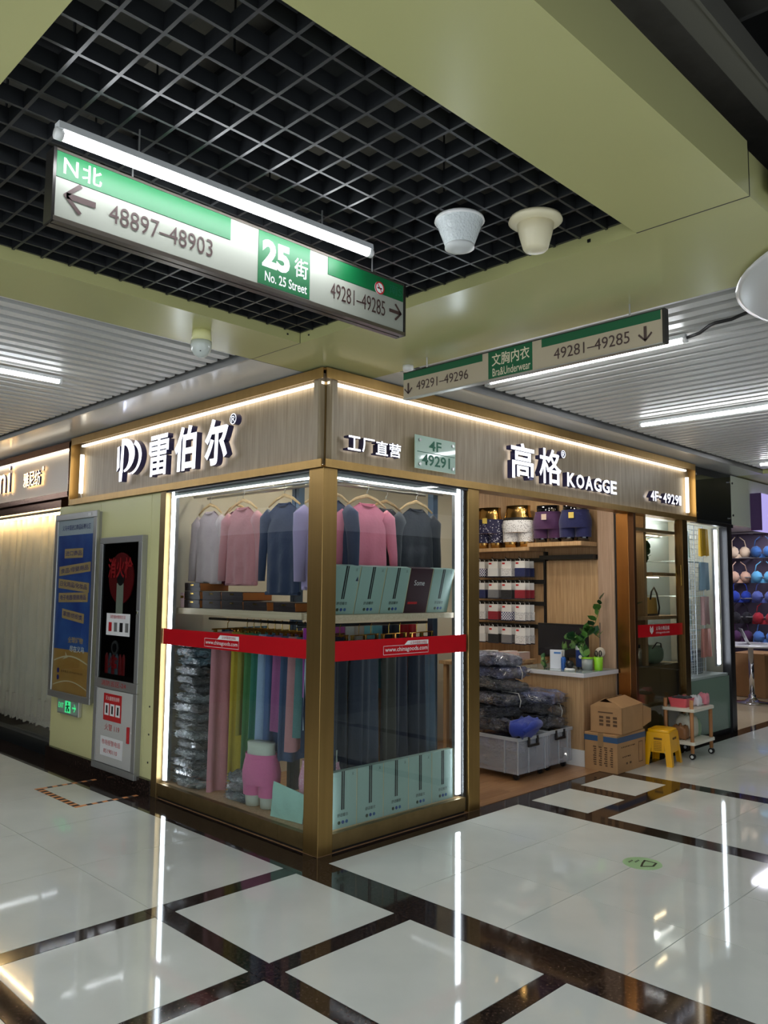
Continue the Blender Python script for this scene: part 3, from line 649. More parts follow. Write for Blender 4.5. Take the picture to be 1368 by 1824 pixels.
arrow('arrow', s2, (TX-0.002, ty(0.025), 2.638), YL, 0.066, -PI/2, DKPRINT); arrow('arrow', s2, (TX-0.002, ty(0.948), 2.638), YL, 0.072, -PI/2, DKPRINT)
tt('49291–49296', 0.065, 2.618, 0.375, 0.052); tt('49281–49285', 0.645, 2.614, 0.40, 0.055)
tt('文胸内衣', 0.405, 2.652, 0.235, 0.066, CPR, 0.012); tt('Bra&Underwear', 0.408, 2.598, 0.235, 0.042, CPR, 0.004)
for y in (-0.557, -1.797): part('hanger_rod', MB().tube([(TX+0.015, y, TZ1), (TX+0.015, y, ZS)], 0.004, 6), SILV, s2)
# aisle lamps
tube_lamp((-2.14, 1.485, 2.79), (-0.94, 1.485, 2.79), 'tube lamp under the left slat ceiling', r=0.014)
tube_lamp((-2.14, 5.1, 2.79), (-0.94, 5.1, 2.79), 'tube lamp further down the left aisle', r=0.014)
tube_lamp((0.93, -1.76, 2.79), (0.93, -0.50, 2.79), 'tube lamp half hidden behind the smaller hanging sign', r=0.014)
tube_lamp((2.785, -1.76, 2.79), (2.785, -0.56, 2.79), 'tube lamp under the right slat ceiling', r=0.014)
tube_lamp((5.43, -1.76, 2.79), (5.43, -0.50, 2.79), 'tube lamp at the far end of the right aisle', r=0.014)
for i, (x, y) in enumerate(((0.93, -2.9), (2.785, -2.9), (4.6, -2.9))): tube_lamp((x, y-0.6, 2.79), (x, y+0.6, 2.79), ORD[i]+' added tube lamp, out of view, lighting the right aisle')  # extra lamps added out of view as fill for this aisle
for i, (x, y) in enumerate(((-3.1, 0.7), (-3.1, 1.5), (-1.95, 2.7), (-1.75, 3.9), (-1.75, 6.3), (-1.75, 8.0))): tube_lamp((x-0.4, y, 2.79), (x+0.7, y, 2.79), ORD[i]+' added tube lamp, out of view, lighting the left aisle')  # lamps added out of view to brighten the left floor and wall
for i, y in enumerate((-2.9, -0.9)): tube_lamp((-3.9, y-0.6, 2.7), (-3.9, y+0.6, 2.7), ORD[i]+' added tube lamp, out of view, lighting the junction floor', drop=3.38)  # unseen fill lamps, added for the floor near the camera
part_c = thing('lamp_cable', (0.93, -1.8, 2.8), 'black lamp cable snaking along the right slat ceiling', 'cable')
part('cord', MB().tube([(0.93, -1.77, 2.80), (0.90, -1.85, 2.80), (0.86, -1.92, 2.815), (0.80, -1.97, 2.80), (0.80, -2.05, 2.80), (0.78, -2.13, 2.81), (0.70, -2.19, 2.815), (0.63, -2.22, 2.82)], 0.009, 8), BLACK, part_c, smooth=True)
# ================================================================== GARMENTS AND DISPLAY
def cloth(name, rgb, **k): return mat(name, rgb, 0.85, bump=0.15, bscale=45, sheen=0.2, noise=0.10, nscale=7, **k)
def hanger_parts(t, w, z=0.0, m=None, hook=0.075):
    hw = w/2
    part('shoulder_bar', MB().tube([(-hw, 0, z-0.055), (-hw*0.55, 0, z-0.012), (0, 0, z+0.014), (hw*0.55, 0, z-0.012), (hw, 0, z-0.055)], [0.007, 0.010, 0.012, 0.010, 0.007], 8, flat=0.7), m or wood('hanger_wood', (224, 190, 140), (204, 166, 116)), t, smooth=True, local=True)
    part('hook', MB().tube([(0, 0, z+0.01), (0, 0, z+0.045), (0.016, 0, z+0.06), (0.014, 0, z+hook), (0, 0, z+hook+0.012), (-0.013, 0, z+hook)], 0.0022, 6), SILV, t, smooth=True, local=True)
def hanger(loc, rz, label, w=0.36):
    t = thing('clothes_hanger', loc, label, 'hanger', rz=rz); hanger_parts(t, w); return t
def sweater(loc, rz, m, label, w=0.42, h=0.58, sl=0.50, t=0.05, hw=None, seed=0, spread=0.05):
    """knit top hanging from its shoulders: loc is the middle of the neck line"""
    o = thing('sweater', loc, label, 'sweater', rz=rz); R = random.Random(seed)
    hwd = w/2; ph = [R.uniform(0, 6) for _ in range(4)]
    def half(v): return hwd*(0.97 - 0.10*min(1, v/0.25) + 0.06*v)
    def top(u):
        a = abs(u)
        if a < 0.30: return -0.012-0.022*(1-(a/0.30)**2)
        return -0.012-0.080*((a-0.30)/0.70)**1.05
    def side(s):
        def fn(a, b):
            u = 2*a-1; x = u*half(b); e = math.sqrt(max(0, 1-u*u)); z = top(u)*(1-b) - b*h + 0.006*b*math.sin(7*u+ph[0])
            y = s*(t*0.5*e**0.6*(0.35+0.65*min(1, b*5))) + 0.007*b*math.sin(9*u+ph[1])*(0.4+b) + 0.003*math.sin(22*b+5*u+ph[2])*e
            return (x, y, z)
        return fn
    q = MB(); q.grid(21, 16, side(-1)); q.grid(21, 16, side(1))
    part('body', q, m, o, smooth=True, local=True)
    for s in (-1, 1):
        x0 = s*hwd*0.93
        pts = [(x0-s*0.035, 0.0, -0.085), (x0+s*0.012, 0.0, -0.12), (x0+s*spread*0.6, 0.004, -0.22), (x0+s*spread*0.9, -0.004, -0.34), (x0+s*spread, -0.008, -sl)]
        part('sleeve', MB().tube(pts, [0.055, 0.066, 0.056, 0.047, 0.040], 12, flat=0.5), m, o, smooth=True, local=True)
    nb = MB(); nb.tube([(0.31*hwd*math.cos(2*PI*i/20), -0.022*math.sin(2*PI*i/20), -0.016-0.016*max(0.0, math.sin(2*PI*i/20))) for i in range(21)], 0.007, 6, caps=False)
    part('neckband', nb, m, o, smooth=True, local=True)
    part('hem', MB().box(-half(1)*0.98, half(1)*0.98, -t*0.30, t*0.30, -h-0.012, -h+0.012), m, o, local=True, bev=0.006)
    return o
def drape(name, loc, rz, m, label, cat, w, h, t=0.05, folds=3, amp=0.02, flare=1.15, seed=0, group=None, band=None):
    """a hanging garment seen as a folded length of cloth; loc is the middle of the top edge"""
    o = thing(name, loc, label, cat, group, rz=rz); R = random.Random(seed); p1, p2 = R.uniform(0, 6), R.uniform(0, 6)
    def side(s):
        def fn(a, b):
            u = 2*a-1; e = math.sqrt(max(0, 1-u*u)); k = 1+(flare-1)*b
            return (u*w/2*k, s*t/2*e**0.5 + amp*math.sin(folds*PI*u+p1)*(0.25+0.75*b), -b*h + 0.008*b*math.sin(5*u+p2))
        return fn
    q = MB(); q.grid(21, 12, side(-1)); q.grid(21, 12, side(1))
    part('cloth', q, m, o, smooth=True, local=True)
    if band: part('waistband', MB().box(-w/2*0.98, w/2*0.98, -t/2-0.004, t/2+0.004, -0.045, 0.004), band, o, local=True, bev=0.004)
    return o
def superpillow(q, w, d, h, seed, nu=22, nv=12, e=0.45, rough=0.010):
    R = random.Random(seed); ph = [R.uniform(0, 6.3) for _ in range(8)]
    sg = lambda x, p: math.copysign(abs(x)**p, x)
    def fn(a, b):
        th = 2*PI*a; fi = PI*(b-0.5); c = math.cos(fi)
        x = sg(c, 0.35)*sg(math.cos(th), e); y = sg(c, 0.35)*sg(math.sin(th), e); z = sg(math.sin(fi), 0.6)
        n = math.sin(9*x+ph[0])*math.sin(8*y+ph[1])+0.6*math.sin(17*x+ph[2]+3*z)*math.sin(13*y+ph[3])
        r = rough*n
        return (x*w/2*(1+0.05*math.sin(6*y+ph[4])), y*d/2*(1+0.05*math.sin(6*x+ph[5])), z*h/2*(0.8+0.2*(1-x*x*y*y))+r*(0.3+abs(z)))
    return q.grid(nu+1, nv, fn)
def package(loc, size, m, label, rz=0.0, group=None, seed=0, tilt=0.0, tie=None, ry=0.0):
    o = thing('wrapped_garment', loc, label, 'package', group, rz=rz, rx=tilt, ry=ry)
    w, d, h = size
    part('film_wrapped_cloth', superpillow(MB(), w, d, h, seed), m, o, smooth=True, local=True)
    q = MB(); 
    for k in range(3):
        z = -h*0.28+h*0.28*k
        q.box(-w*0.46, w*0.46, -d*0.46, d*0.46, z-0.0015, z+0.0015)
    part('folded_layers', q, m, o, local=True)
    fl_ = MB(); R = random.Random(seed+50); n = 9
    fl_.add([(w*0.46*(2*i/n-1), -d*0.49-R.uniform(0.0, 0.03), R.uniform(-h*0.3, h*0.25)) for i in range(n+1)]+[(w*0.45*(2*i/n-1), -d*0.44, -h*0.1+R.uniform(-0.01, 0.01)) for i in range(n+1)], [(i, i+1, n+2+i, n+1+i) for i in range(n)])
    part('film_edge', fl_, glass('crinkle_film', (0.9, 0.92, 0.95), base=0.22, rough=0.12), o, local=True)
    if tie: part('tie', MB().tube([(0.1*w, -d/2-0.004, -h/2), (0.1*w, -d/2-0.008, 0), (0.1*w, -d/2+0.02, h/2+0.004), (0.1*w, d/2-0.02, h/2+0.004)], 0.004, 6), tie, o, local=True, smooth=True)
    return o

def ring_at(rx, ry, z, n=20, cx=0.0, cy=0.0, butt=0.0):
    return [(cx+rx*math.cos(2*PI*i/n), cy+ry*math.sin(2*PI*i/n)+(butt if math.sin(2*PI*i/n) > 0 else 0)*math.sin(2*PI*i/n), z) for i in range(n)]
def hip_form(loc, rz, skin, wear, label, h=0.42, w=0.34, wearlen=0.5, tag_m=None, band=None, sc_y=0.62, rise=0.82):
    """half mannequin: waist to thighs, wearing briefs or shorts; front looks to local -Y"""
    o = thing('mannequin_form', loc, label, 'mannequin', rz=rz); k = w/2
    P = [(1.0, 0.80), (0.90, 0.78), (0.80, 0.82), (0.68, 0.92), (0.55, 1.0), (0.44, 1.0), (0.36, 0.97)]
    body = MB(); body.rings([ring_at(k*r, k*r*sc_y, h*z, butt=0.02 if z < 0.7 else 0.0) for z, r in P])
    for s in (-1, 1):
        body.rings([ring_at(k*rr_, k*rr_*0.92*sc_y*1.45, h*zz, cx=s*k*cx_) for zz, rr_, cx_ in ((0.46, 0.46, 0.49), (0.36, 0.475, 0.50), (0.24, 0.45, 0.50), (0.10, 0.40, 0.49), (0.0, 0.38, 0.48))])
    part('torso', body, skin, o, smooth=True, local=True)
    g = 1.045; q = MB()
    PW = [p for p in P if p[0] <= rise]
    q.rings([ring_at(k*r*g, k*r*sc_y*g+0.004, h*z, butt=0.022 if z < 0.7 else 0) for z, r in PW], caps=False)
    zl = 0.46-wearlen*0.46
    for s in (-1, 1):
        q.rings([ring_at(k*rr_*g, k*rr_*0.92*sc_y*1.45*g+0.003, h*zz, cx=s*k*cx_) for zz, rr_, cx_ in ((0.47, 0.47, 0.49), (0.36, 0.49, 0.50), (max(zl, 0.12), 0.475, 0.50))], caps=False)
    part('shorts', q, wear, o, smooth=True, local=True)
    part('waistband', MB().rings([ring_at(k*(0.83 if rise > 0.7 else 0.93)*g+0.002, k*(0.83 if rise > 0.7 else 0.93)*sc_y*g+0.007, h*z) for z in (PW[0][0]-0.03, PW[0][0]+0.03)], caps=False), band or wear, o, smooth=True, local=True)
    if tag_m: part('price_tag', MB().box(-0.028, 0.022, -k*sc_y*g-0.022, -k*sc_y*g-0.018, h*0.60, h*0.60+0.055), tag_m, o, local=True, bev=0.001)
    return o

# ---------------- left window: sweaters on wooden hangers
RZL = -PI/2
LIL = cloth('lilac_knit', (196, 176, 176)); PNK = cloth('rose_knit', (196, 132, 136)); NVY = cloth('navy_knit', (42, 54, 84)); MAR = cloth('maroon_knit', (128, 50, 76)); BLK = cloth('charcoal_knit', (38, 40, 48)); PK2 = cloth('pink_knit', (226, 126, 146)); LAV = cloth('lavender_knit', (184, 166, 206))
for lab, x, y, m, w, h, sd in (('pale lilac sweater hanging nearest the left light strip', 0.22, 1.52, LIL, 0.34, 0.53, 1), ('rose pink sweater in the middle of the left window', 0.20, 1.08, PNK, 0.38, 0.54, 2), ('navy sweater hanging in the left window beside the grey post', 0.20, 0.62, NVY, 0.38, 0.60, 3), ('maroon sweater half hidden between the lilac and rose ones', 0.34, 1.36, MAR, 0.34, 0.54, 4), ('dark slate sweater next to the corner pillar in the left window', 0.34, 0.30, cloth('slate_knit', (58, 66, 92)), 0.34, 0.62, 5)):
    sweater((x, y, 2.06), RZL, m, lab, w, h, 0.52, seed=sd); hanger((x, y, 2.085), RZL, 'wooden hanger of the '+lab.split(' sweater')[0]+' sweater', w*0.86)
def rail(p0, p1, label, m=SILV, r=0.010):
    return solo('clothes_rail', MB().tube([p0, p1], r, 10), m, label, 'rail', p0, smooth=True)
rail((0.34, 0.10, 2.168), (0.34, 1.74, 2.168), 'second clothes rail deeper inside the left window'); rail((0.05, 0.34, 2.168), (1.26, 0.34, 2.168), 'second clothes rail deeper inside the right window')
rail((0.22, 0.10, 2.168), (0.22, 1.74, 2.168), 'upper clothes rail of the left window'); rail((0.05, 0.21, 2.168), (1.30, 0.21, 2.168), 'upper clothes rail of the right window')
rail((0.36, 0.30, 1.262), (0.36, 1.70, 1.262), 'lower clothes rail of the left window', BLACK); rail((0.10, 0.34, 1.262), (1.30, 0.34, 1.262), 'lower clothes rail of the right window', BLACK)
# ---------------- right window sweaters
for lab, x, y, m, w, h, sd in (('bright pink sweater in the right window', 0.545, 0.20, PK2, 0.40, 0.56, 11), ('black sweater in the right window', 1.015, 0.20, BLK, 0.38, 0.56, 12), ('lavender sweater half hidden by the corner pillar', 0.30, 0.34, LAV, 0.36, 0.56, 13), ('dark grey sweater behind the black one', 0.86, 0.34, cloth('grey_knit', (60, 58, 64)), 0.36, 0.56, 14)):
    sweater((x, y, 2.055), 0, m, lab, w, h, 0.52, seed=sd, spread=0.075 if sd == 11 else 0.03); hanger((x, y, 2.08), 0, 'wooden hanger of the '+lab.split(' sweater')[0]+' sweater', w*0.86)
# ---------------- shelves
sh1 = thing('display_shelf', (0.32, 0.95, 1.30), 'pale oak shelf across the left window at chest height', 'shelf'); PALEW = wood('pale_shelf', (222, 204, 176), (204, 184, 154), axis='Y')
part('board', MB().box(0.10, 0.55, 0.30, 1.74, 1.302, 1.345), PALEW, sh1, bev=0.002)
sh2 = thing('display_shelf', (0.7, 0.2, 1.30), 'pale oak shelf across the right window at chest height', 'shelf')
part('board', MB().box(0.12, 1.25, 0.05, 0.42, 1.302, 1.338), PALEW, sh2, bev=0.002)
gpst = thing('inner_post', (0.60, 0.97, 0.105), 'blue grey metal post standing inside the left window', 'post')
BGM = mat('blue_grey_metal', (96, 116, 140), 0.3, 0.6)
part('shaft', MB().box(0.575, 0.625, 0.93, 0.965, 0.105, 2.62).box(0.575, 0.625, 0.975, 1.01, 0.105, 2.62), BGM, gpst)
gps2 = thing('inner_post', (1.295, 0.30, 0.105), 'blue grey metal post inside the right window', 'post')
part('shaft', MB().box(1.27, 1.32, 0.27, 0.32, 0.105, 2.62), BGM, gps2)
# dark gift boxes on the left shelf
BXD = mat('dark_box', (44, 32, 34), 0.4); BXC = mat('copper_edge', (176, 104, 52), 0.4)
def gift(y0, y1, z0, label, h=0.06, m=BXD):
    o = thing('gift_box', (0.25, (y0+y1)/2, z0), label, 'box')
    part('body', MB().box(0.13, 0.37, y0, y1, z0, z0+h*0.55), m, o); part('end_label', MB().box(0.132, 0.368, y0-0.003, y0+0.004, z0+0.004, z0+h-0.006), BXC, o); part('lid', MB().box(0.127, 0.373, y0+0.004, y1-0.001, z0+h*0.45, z0+h-0.002), m, o, bev=0.002)
    part('emblem', MB().box(0.1255, 0.127, (y0+y1)/2-0.02, (y0+y1)/2+0.02, z0+h*0.62, z0+h*0.78), GOLDM, o)
for k in range(3): gift(1.48, 1.685, 1.346+0.061*k, ORD[k]+' dark gift box from the bottom of the stack left on the shelf')
for k in range(2): gift(1.215, 1.445, 1.346+0.061*k, ('lower', 'upper')[k]+' dark gift box in the pair behind the rose sweater')
for k in range(2): gift(0.955, 1.205, 1.346+0.061*k, ('lower', 'upper')[k]+' dark gift box in the pair below the rose sweater')
gift(0.69, 0.945, 1.346, 'single dark gift box on the shelf below the navy sweater')
gift(0.40, 0.62, 1.346, 'dark gift box on the shelf close to the corner pillar')
gift(1.69, 1.738, 1.346, 'narrow pale pink box at the left end of the shelf', 0.11, mat('pale_pink_box', (226, 190, 196), 0.5))
# teal boxes: leaning row on the shelf and upright row at the foot of the right window
TEAL = mat('teal_box', (156, 182, 172), 0.35); TEALD = mat('teal_box_side', (206, 190, 150), 0.4); PBK = mat('black_print', (26, 26, 30), 0.4)
MRN = mat('maroon_box', (62, 30, 40), 0.4)
def upbox(x0, x1, z0, h, lean, label, dark=False, y0=0.05):
    o = thing('underwear_box', ((x0+x1)/2, y0+0.02, z0), label, 'box', rx=-lean if False else lean)
    w = x1-x0; M = MRN if dark else TEAL
    part('body', MB().box(-w/2, w/2, 0.0, 0.045, 0.0, h), [M], o, local=True, bev=0.0015)
    part('edge', MB().box(w/2-0.003, w/2+0.001, -0.001, 0.046, 0.001, h-0.001), TEALD, o, local=True)
    if not dark:
        q = MB(); q.box(-0.014, -0.004, -0.0015, 0, h*0.32, h); q.box(0.002, 0.010, -0.0015, 0, h*0.32, h); part('stripe', q, PBK, o, local=True)
        lettering_local(o, '舒适暖衣', -0.045, h*0.20, 0.085, 0.02, PBK); lettering_local(o, '义', w*0.30, h*0.90, 0.018, 0.018, PBK)
        for k, c in enumerate(((60, 70, 50), (50, 70, 140), (60, 100, 150))): part('emblem', MB().tube([(-0.03+0.03*k, -0.0015, h*0.10), (-0.03+0.03*k, 0.0, h*0.10)], 0.010, 14), mat('dot_%d' % k, c, 0.4), o, local=True)
    else:
        lettering_local(o, 'Some', -0.06, h*0.62, 0.10, 0.035, WPRINT); part('label_strip', MB().box(-w*0.42, w*0.0, -0.0015, 0, h*0.20, h*0.25), REDP, o, local=True)
    return o
def lettering_local(o, s, x, z, w, h, m):
    W0 = WM[o]; WM[o] = Matrix(); q = lettering('lettering', s, (x, -0.002, z), w, h, XR, m, o); WM[o] = W0; return q
xs = [0.13, 0.352, 0.574, 0.796, 1.018, 1.235]
for k in range(5): upbox(xs[k]+0.004, xs[k+1]-0.004, 1.339, 0.30, 0.24, ('maroon underwear box leaning on the shelf between teal ones' if k == 3 else ORD[k]+' leaning box from the corner pillar, teal with a black stripe'), k == 3, 0.088)
xs = [0.125, 0.350, 0.575, 0.800, 1.022, 1.240]
for k in range(5): upbox(xs[k]+0.002, xs[k+1]-0.002, 0.106, 0.322, 0.0, ORD[k]+' upright teal box from the corner pillar at the window foot', False, 0.035)

# ---------------- left window, lower rail: coloured long garments seen edge on
GC = [('rose pink', (214, 146, 156), 1.10), ('lemon yellow', (222, 196, 70), 1.08), ('olive yellow', (176, 162, 74), 0.70), ('leaf green', (92, 150, 92), 0.92), ('jade green', (70, 142, 120), 0.70), ('sky blue', (166, 190, 220), 0.80), ('denim blue', (86, 112, 158), 0.76), ('orchid pink', (190, 112, 166), 0.62), ('slate blue', (84, 108, 146), 0.80), ('blush pink', (214, 154, 158), 0.72), ('sea green', (98, 140, 140), 0.62), ('midnight blue', (44, 62, 92), 0.70), ('ink blue', (40, 50, 84), 0.72)]
for i, (nm, c, L) in enumerate(GC):
    y = 1.30-0.080*i; gx = 0.25 if i == 0 else 0.36
    drape('hanging_garment', (gx, y, 1.185), 0.0, cloth('cloth_'+nm.replace(' ', '_'), c), nm+' long garment on the lower rail of the left window', 'garment', 0.26, L, 0.042, 2.5, 0.014, 1.10, seed=i)
    t = thing('trouser_hanger', (gx, y, 1.185), 'gold clip hanger holding the '+nm+' garment', 'hanger', rz=0.0)
    part('bar', MB().tube([(-0.13, 0, 0.02), (0.13, 0, 0.02)], 0.005, 6), GOLDM, t, local=True); part('hook', MB().tube([(0, 0, 0.02), (0, 0, 0.06), (0.012, 0, 0.075), (0, 0, 0.09), (-0.012, 0, 0.078)], 0.003, 6), GOLDM, t, local=True)
    for s in (-0.1, 0.1): part('clip', MB().cb((s, 0, 0.0), (0.022, 0.02, 0.035)), GOLDM, t, local=True, bev=0.003)
STR = patterned('stripe_cloth', (26, 40, 66), (190, 206, 220), 'wave', 14)
drape('hanging_garment', (0.22, 0.34, 1.15), 0.6, STR, 'navy and white striped garment next to the corner pillar', 'garment', 0.26, 0.50, 0.04, 2, 0.015, 1.2, seed=40)
drape('hanging_garment', (0.55, 1.5, 1.2), 0.2, patterned('plaid_cloth', (60, 110, 130), (28, 40, 60), 'check', 30), 'blue plaid garment behind the wrapped stack', 'garment', 0.5, 0.55, 0.05, 4, 0.015, 1.0, seed=41)
# ---------------- stack of wrapped garments at the left end
WR = [wrap_mat('wrap_charcoal', (34, 38, 44)), wrap_mat('wrap_black', (20, 22, 26)), wrap_mat('wrap_slate', (64, 76, 84), (120, 134, 142)), wrap_mat('wrap_grey', (84, 92, 96), (170, 180, 184))]
WRB = [wrap_mat('wrap_teal', (38, 70, 88), (84, 128, 146)), wrap_mat('wrap_olive', (70, 76, 60))]
n = 16
for k in range(n):
    m = (WR+WRB)[[3, 2, 0, 2, 1, 3, 0, 2, 0, 3, 0, 1, 1, 4, 4, 0][k]]
    package((0.245+0.012*math.sin(k*2.1), 1.535+0.012*math.sin(k*1.3), 0.138+0.064*k), (0.32, 0.36+0.02*math.sin(k), 0.066), m, ORD[k]+' wrapped garment from the bottom of the tall window stack', rz=-PI/2+0.08*math.sin(k*1.7), seed=100+k)
for k in range(3): package((0.22+0.01*k, 0.985, 0.13+0.058*k), (0.24, 0.22, 0.064), [WR[2], WR[0], WR[2]][k], ('bottom', 'middle', 'top')[k]+' wrapped garment of the small pile beside the mannequin', rz=-PI/2+0.1*k, seed=130+k)
# mannequin hips and teal pouch
SKN = mat('pale_form', (206, 214, 200), 0.35)
hip_form((0.165, 0.76, 0.107), RZL+0.15, SKN, cloth('pink_shorts', (232, 122, 172)), 'pale half mannequin wearing bright pink shorts in the left window', 0.40, 0.27, 0.62)
hip_form((0.30, 0.33, 0.107), RZL+0.5, SKN, patterned('pink_print', (236, 176, 198), (250, 226, 232), 'dots', 60), 'half mannequin in pale pink patterned shorts behind the corner pillar', 0.40, 0.27, 0.62)
pc = thing('fabric_pouch', (0.10, 0.40, 0.107), 'mint green fabric pouch standing at the foot of the left window', 'pouch', rz=RZL+0.12, rx=-0.12)
part('body', MB().grid(12, 10, lambda a, b: ((a-0.5)*0.27, -0.02*math.sin(PI*a)*math.sin(PI*b)-0.01+0.004*math.sin(12*a+6*b), b*(0.205-0.04*a))).grid(12, 10, lambda a, b: ((a-0.5)*0.27, 0.02*math.sin(PI*a)*math.sin(PI*b)-0.01, b*(0.205-0.04*a))), cloth('mint_cloth', (176, 222, 206)), pc, smooth=True, local=True)
# ---------------- right window, lower rail: dark trousers
TC = [(64, 72, 90), (44, 48, 60), (52, 58, 74), (70, 76, 92), (66, 64, 58), (40, 44, 60), (34, 40, 56), (96, 112, 130)]
TN = ['slate', 'charcoal', 'dusk blue', 'steel grey', 'olive grey', 'navy', 'black blue', 'pale steel']
for i in range(8):
    drape('trousers', (0.235+0.135*i, 0.22+0.03*(i % 2), 1.17), 0.0, cloth('trouser_%d' % i, TC[i]), TN[i]+' trousers hanging in the right window', 'trousers', 0.128, 0.86, 0.06, 1.5, 0.022, 1.04, seed=60+i)
    t = thing('trouser_hanger', (0.235+0.135*i, 0.22+0.03*(i % 2), 1.17), 'gold clip hanger holding the '+TN[i]+' trousers', 'hanger', rz=0.1)
    part('bar', MB().tube([(-0.08, 0, 0.03), (0.08, 0, 0.03)], 0.004, 6), GOLDM, t, local=True)
    for s in (-0.06, 0.06): part('clip', MB().cb((s, 0, 0.012), (0.018, 0.02, 0.036)), GOLDM, t, local=True, bev=0.003)
    part('hook', MB().tube([(0, 0, 0.03), (0, 0, 0.085), (0.01, 0, 0.1)], 0.0025, 6), GOLDM, t, local=True)
CC = [(176, 60, 170), (196, 40, 60), (232, 226, 232), (206, 90, 170), (230, 226, 214), (222, 206, 190), (150, 214, 216), (130, 196, 206), (40, 42, 60), (46, 44, 56), (206, 24, 36), (214, 30, 40)]
CN = ['purple', 'crimson', 'white', 'magenta', 'ivory', 'sand', 'aqua', 'turquoise', 'indigo', 'graphite', 'scarlet', 'red']
for i in range(12):
    drape('hanging_garment', (0.26+0.086*i, 0.42, 1.245), 0.0, cloth('waist_'+CN[i], CC[i]), CN[i]+' garment hung behind the trousers of the right window', 'garment', 0.085, 0.42, 0.04, 1, 0.01, 1.05, seed=80+i)
drape('hanging_garment', (0.90, 0.50, 1.1), 0.0, cloth('camel_cloth', (196, 156, 116)), 'camel coloured robe at the back of the right window', 'garment', 0.5, 0.9, 0.06, 4, 0.03, 1.1, seed=95)
# ================================================================== SHOP INTERIOR
XW = 3.74
# partition fittings: pilaster, header panel, shelves, peg rails
pil = thing('wood_pilaster', (3.66, 0.20, 0), 'pinkish oak pilaster beside the entrance post', 'pilaster')
part('panel', MB().box(3.69, 3.738, 0.193, 0.36, 0.004, 2.615), WPINK, pil, bev=0.002)
wp = thing('wall_cabinet', (3.72, 0.55, 1.18), 'flush oak wall panel above the counter', 'panel')
part('panel', MB().box(3.70, 3.738, 0.365, 0.93, 1.165, 1.78), WSHOP, wp, bev=0.002)
st_ = thing('wall_shelf', (3.55, 0.6, 1.93), 'oak shelf carrying the two dark mannequin hips', 'shelf')
part('board', MB().box(3.42, 3.74, 0.37, 0.96, 1.905, 1.945), WSHOP, st_, bev=0.002); part('rail', MB().box(3.62, 3.74, 0.37, 0.96, 1.79, 1.83), BLACK, st_)
st2 = thing('wall_shelf', (3.55, 1.4, 1.88), 'oak shelf carrying the two golden mannequin hips', 'shelf')
part('board', MB().box(3.46, 3.74, 0.965, 1.80, 1.875, 1.91), WSHOP, st2, bev=0.002)
bpst = thing('rack_upright', (3.70, 0.95, 0.85), 'black upright between wall panel and peg rails', 'rack')
part('upright', MB().box(3.685, 3.74, 0.935, 0.955, 0.85, 1.87), BLACK, bpst)
pegs = [1.79, 1.575, 1.36, 1.135]
for r, z in enumerate(pegs):
    t = thing('peg_rail', (3.70, 1.35, z), ('top', 'second', 'third', 'bottom')[r]+' black peg rail on the shop wall', 'rack', 'peg rails for packed underwear')
    part('rail', MB().box(3.70, 3.74, 0.96, 1.80, z-0.02, z+0.02), BLACK, t)
    for c in range(4): part('peg', MB().tube([(3.71, 1.105+0.165*c, z+0.01), (3.50, 1.105+0.165*c, z+0.014), (3.485, 1.105+0.165*c, z+0.03)], 0.004, 6), BLACK, t)
KW = patterned('navy_check', (230, 230, 238), (60, 70, 120), 'check', 70); KD = patterned('grey_fleck', (226, 226, 228), (150, 150, 156), 'dots', 90)
cols = {'check': KW, 'white': mat('white_cloth', (226, 228, 230), 0.8), 'fleck': KD, 'navy': cloth('navy_cloth', (34, 44, 96)), 'grey': cloth('grey_cloth', (126, 128, 134)), 'dark': cloth('dark_cloth', (36, 36, 40)), 'red': cloth('red_cloth', (150, 28, 46))}
rows = [['check', 'white', 'fleck', 'navy'], ['navy', 'grey', 'dark', 'red'], ['fleck', 'red', 'check', 'fleck'], ['white', 'dark', 'grey', 'fleck']]
WC = mat('white_card', (238, 238, 238), 0.45)
def packmesh():
    return (MB().box(-0.0015, 0.0015, -0.058, 0.058, -0.075, 0.0).mesh('card', WC), MB().box(-0.007, 0.007, -0.06, 0.06, -0.155, -0.07).mesh('briefs', WC))
cm_, _ = packmesh()
dk = MB().box(-0.0025, 0.0025, -0.0, 0.032, -0.03, -0.014).mesh('logo', REDP)
brm = {}
for k in cols: brm[k] = MB().box(-0.008, 0.008, -0.06, 0.06, -0.152, -0.070).mesh('briefs', cols[k])
bdm = MB().box(-0.0085, 0.0085, -0.06, 0.06, -0.160, -0.150).mesh('hem', mat('dark_hem', (40, 40, 58), 0.8))
hkm = MB().tube([(0, 0, -0.005), (0, 0.0, 0.018), (0, 0.008, 0.028), (0, 0.014, 0.018)], 0.003, 6).mesh('hook', WHITE)
rown = ['top', 'second', 'third', 'bottom']; coln = ['far left', 'left middle', 'right middle', 'right']
for r in range(4):
    for c in range(4):
        for d in range(3):
            lab = ('%s underwear pack at the front of the %s peg on the %s rail' if d == 0 else '%s underwear pack, '+('second' if d == 1 else 'third')+' in line on the %s peg of the %s rail') % ({'check': 'checked', 'fleck': 'flecked'}.get(rows[r][c], rows[r][c]), coln[c], rown[r])
            o = thing('underwear_pack', (3.505+0.075*d, 1.60-0.165*c, pegs[r]-0.012), lab, 'underwear', 'underwear packs on the peg rails')
            put('card', cm_, o); put('briefs', brm[rows[r][c]], o); put('hook', hkm, o); put('hem', bdm, o)
            if d == 0: put('logo', dk, o, (-0.0005, 0.018, 0.0))
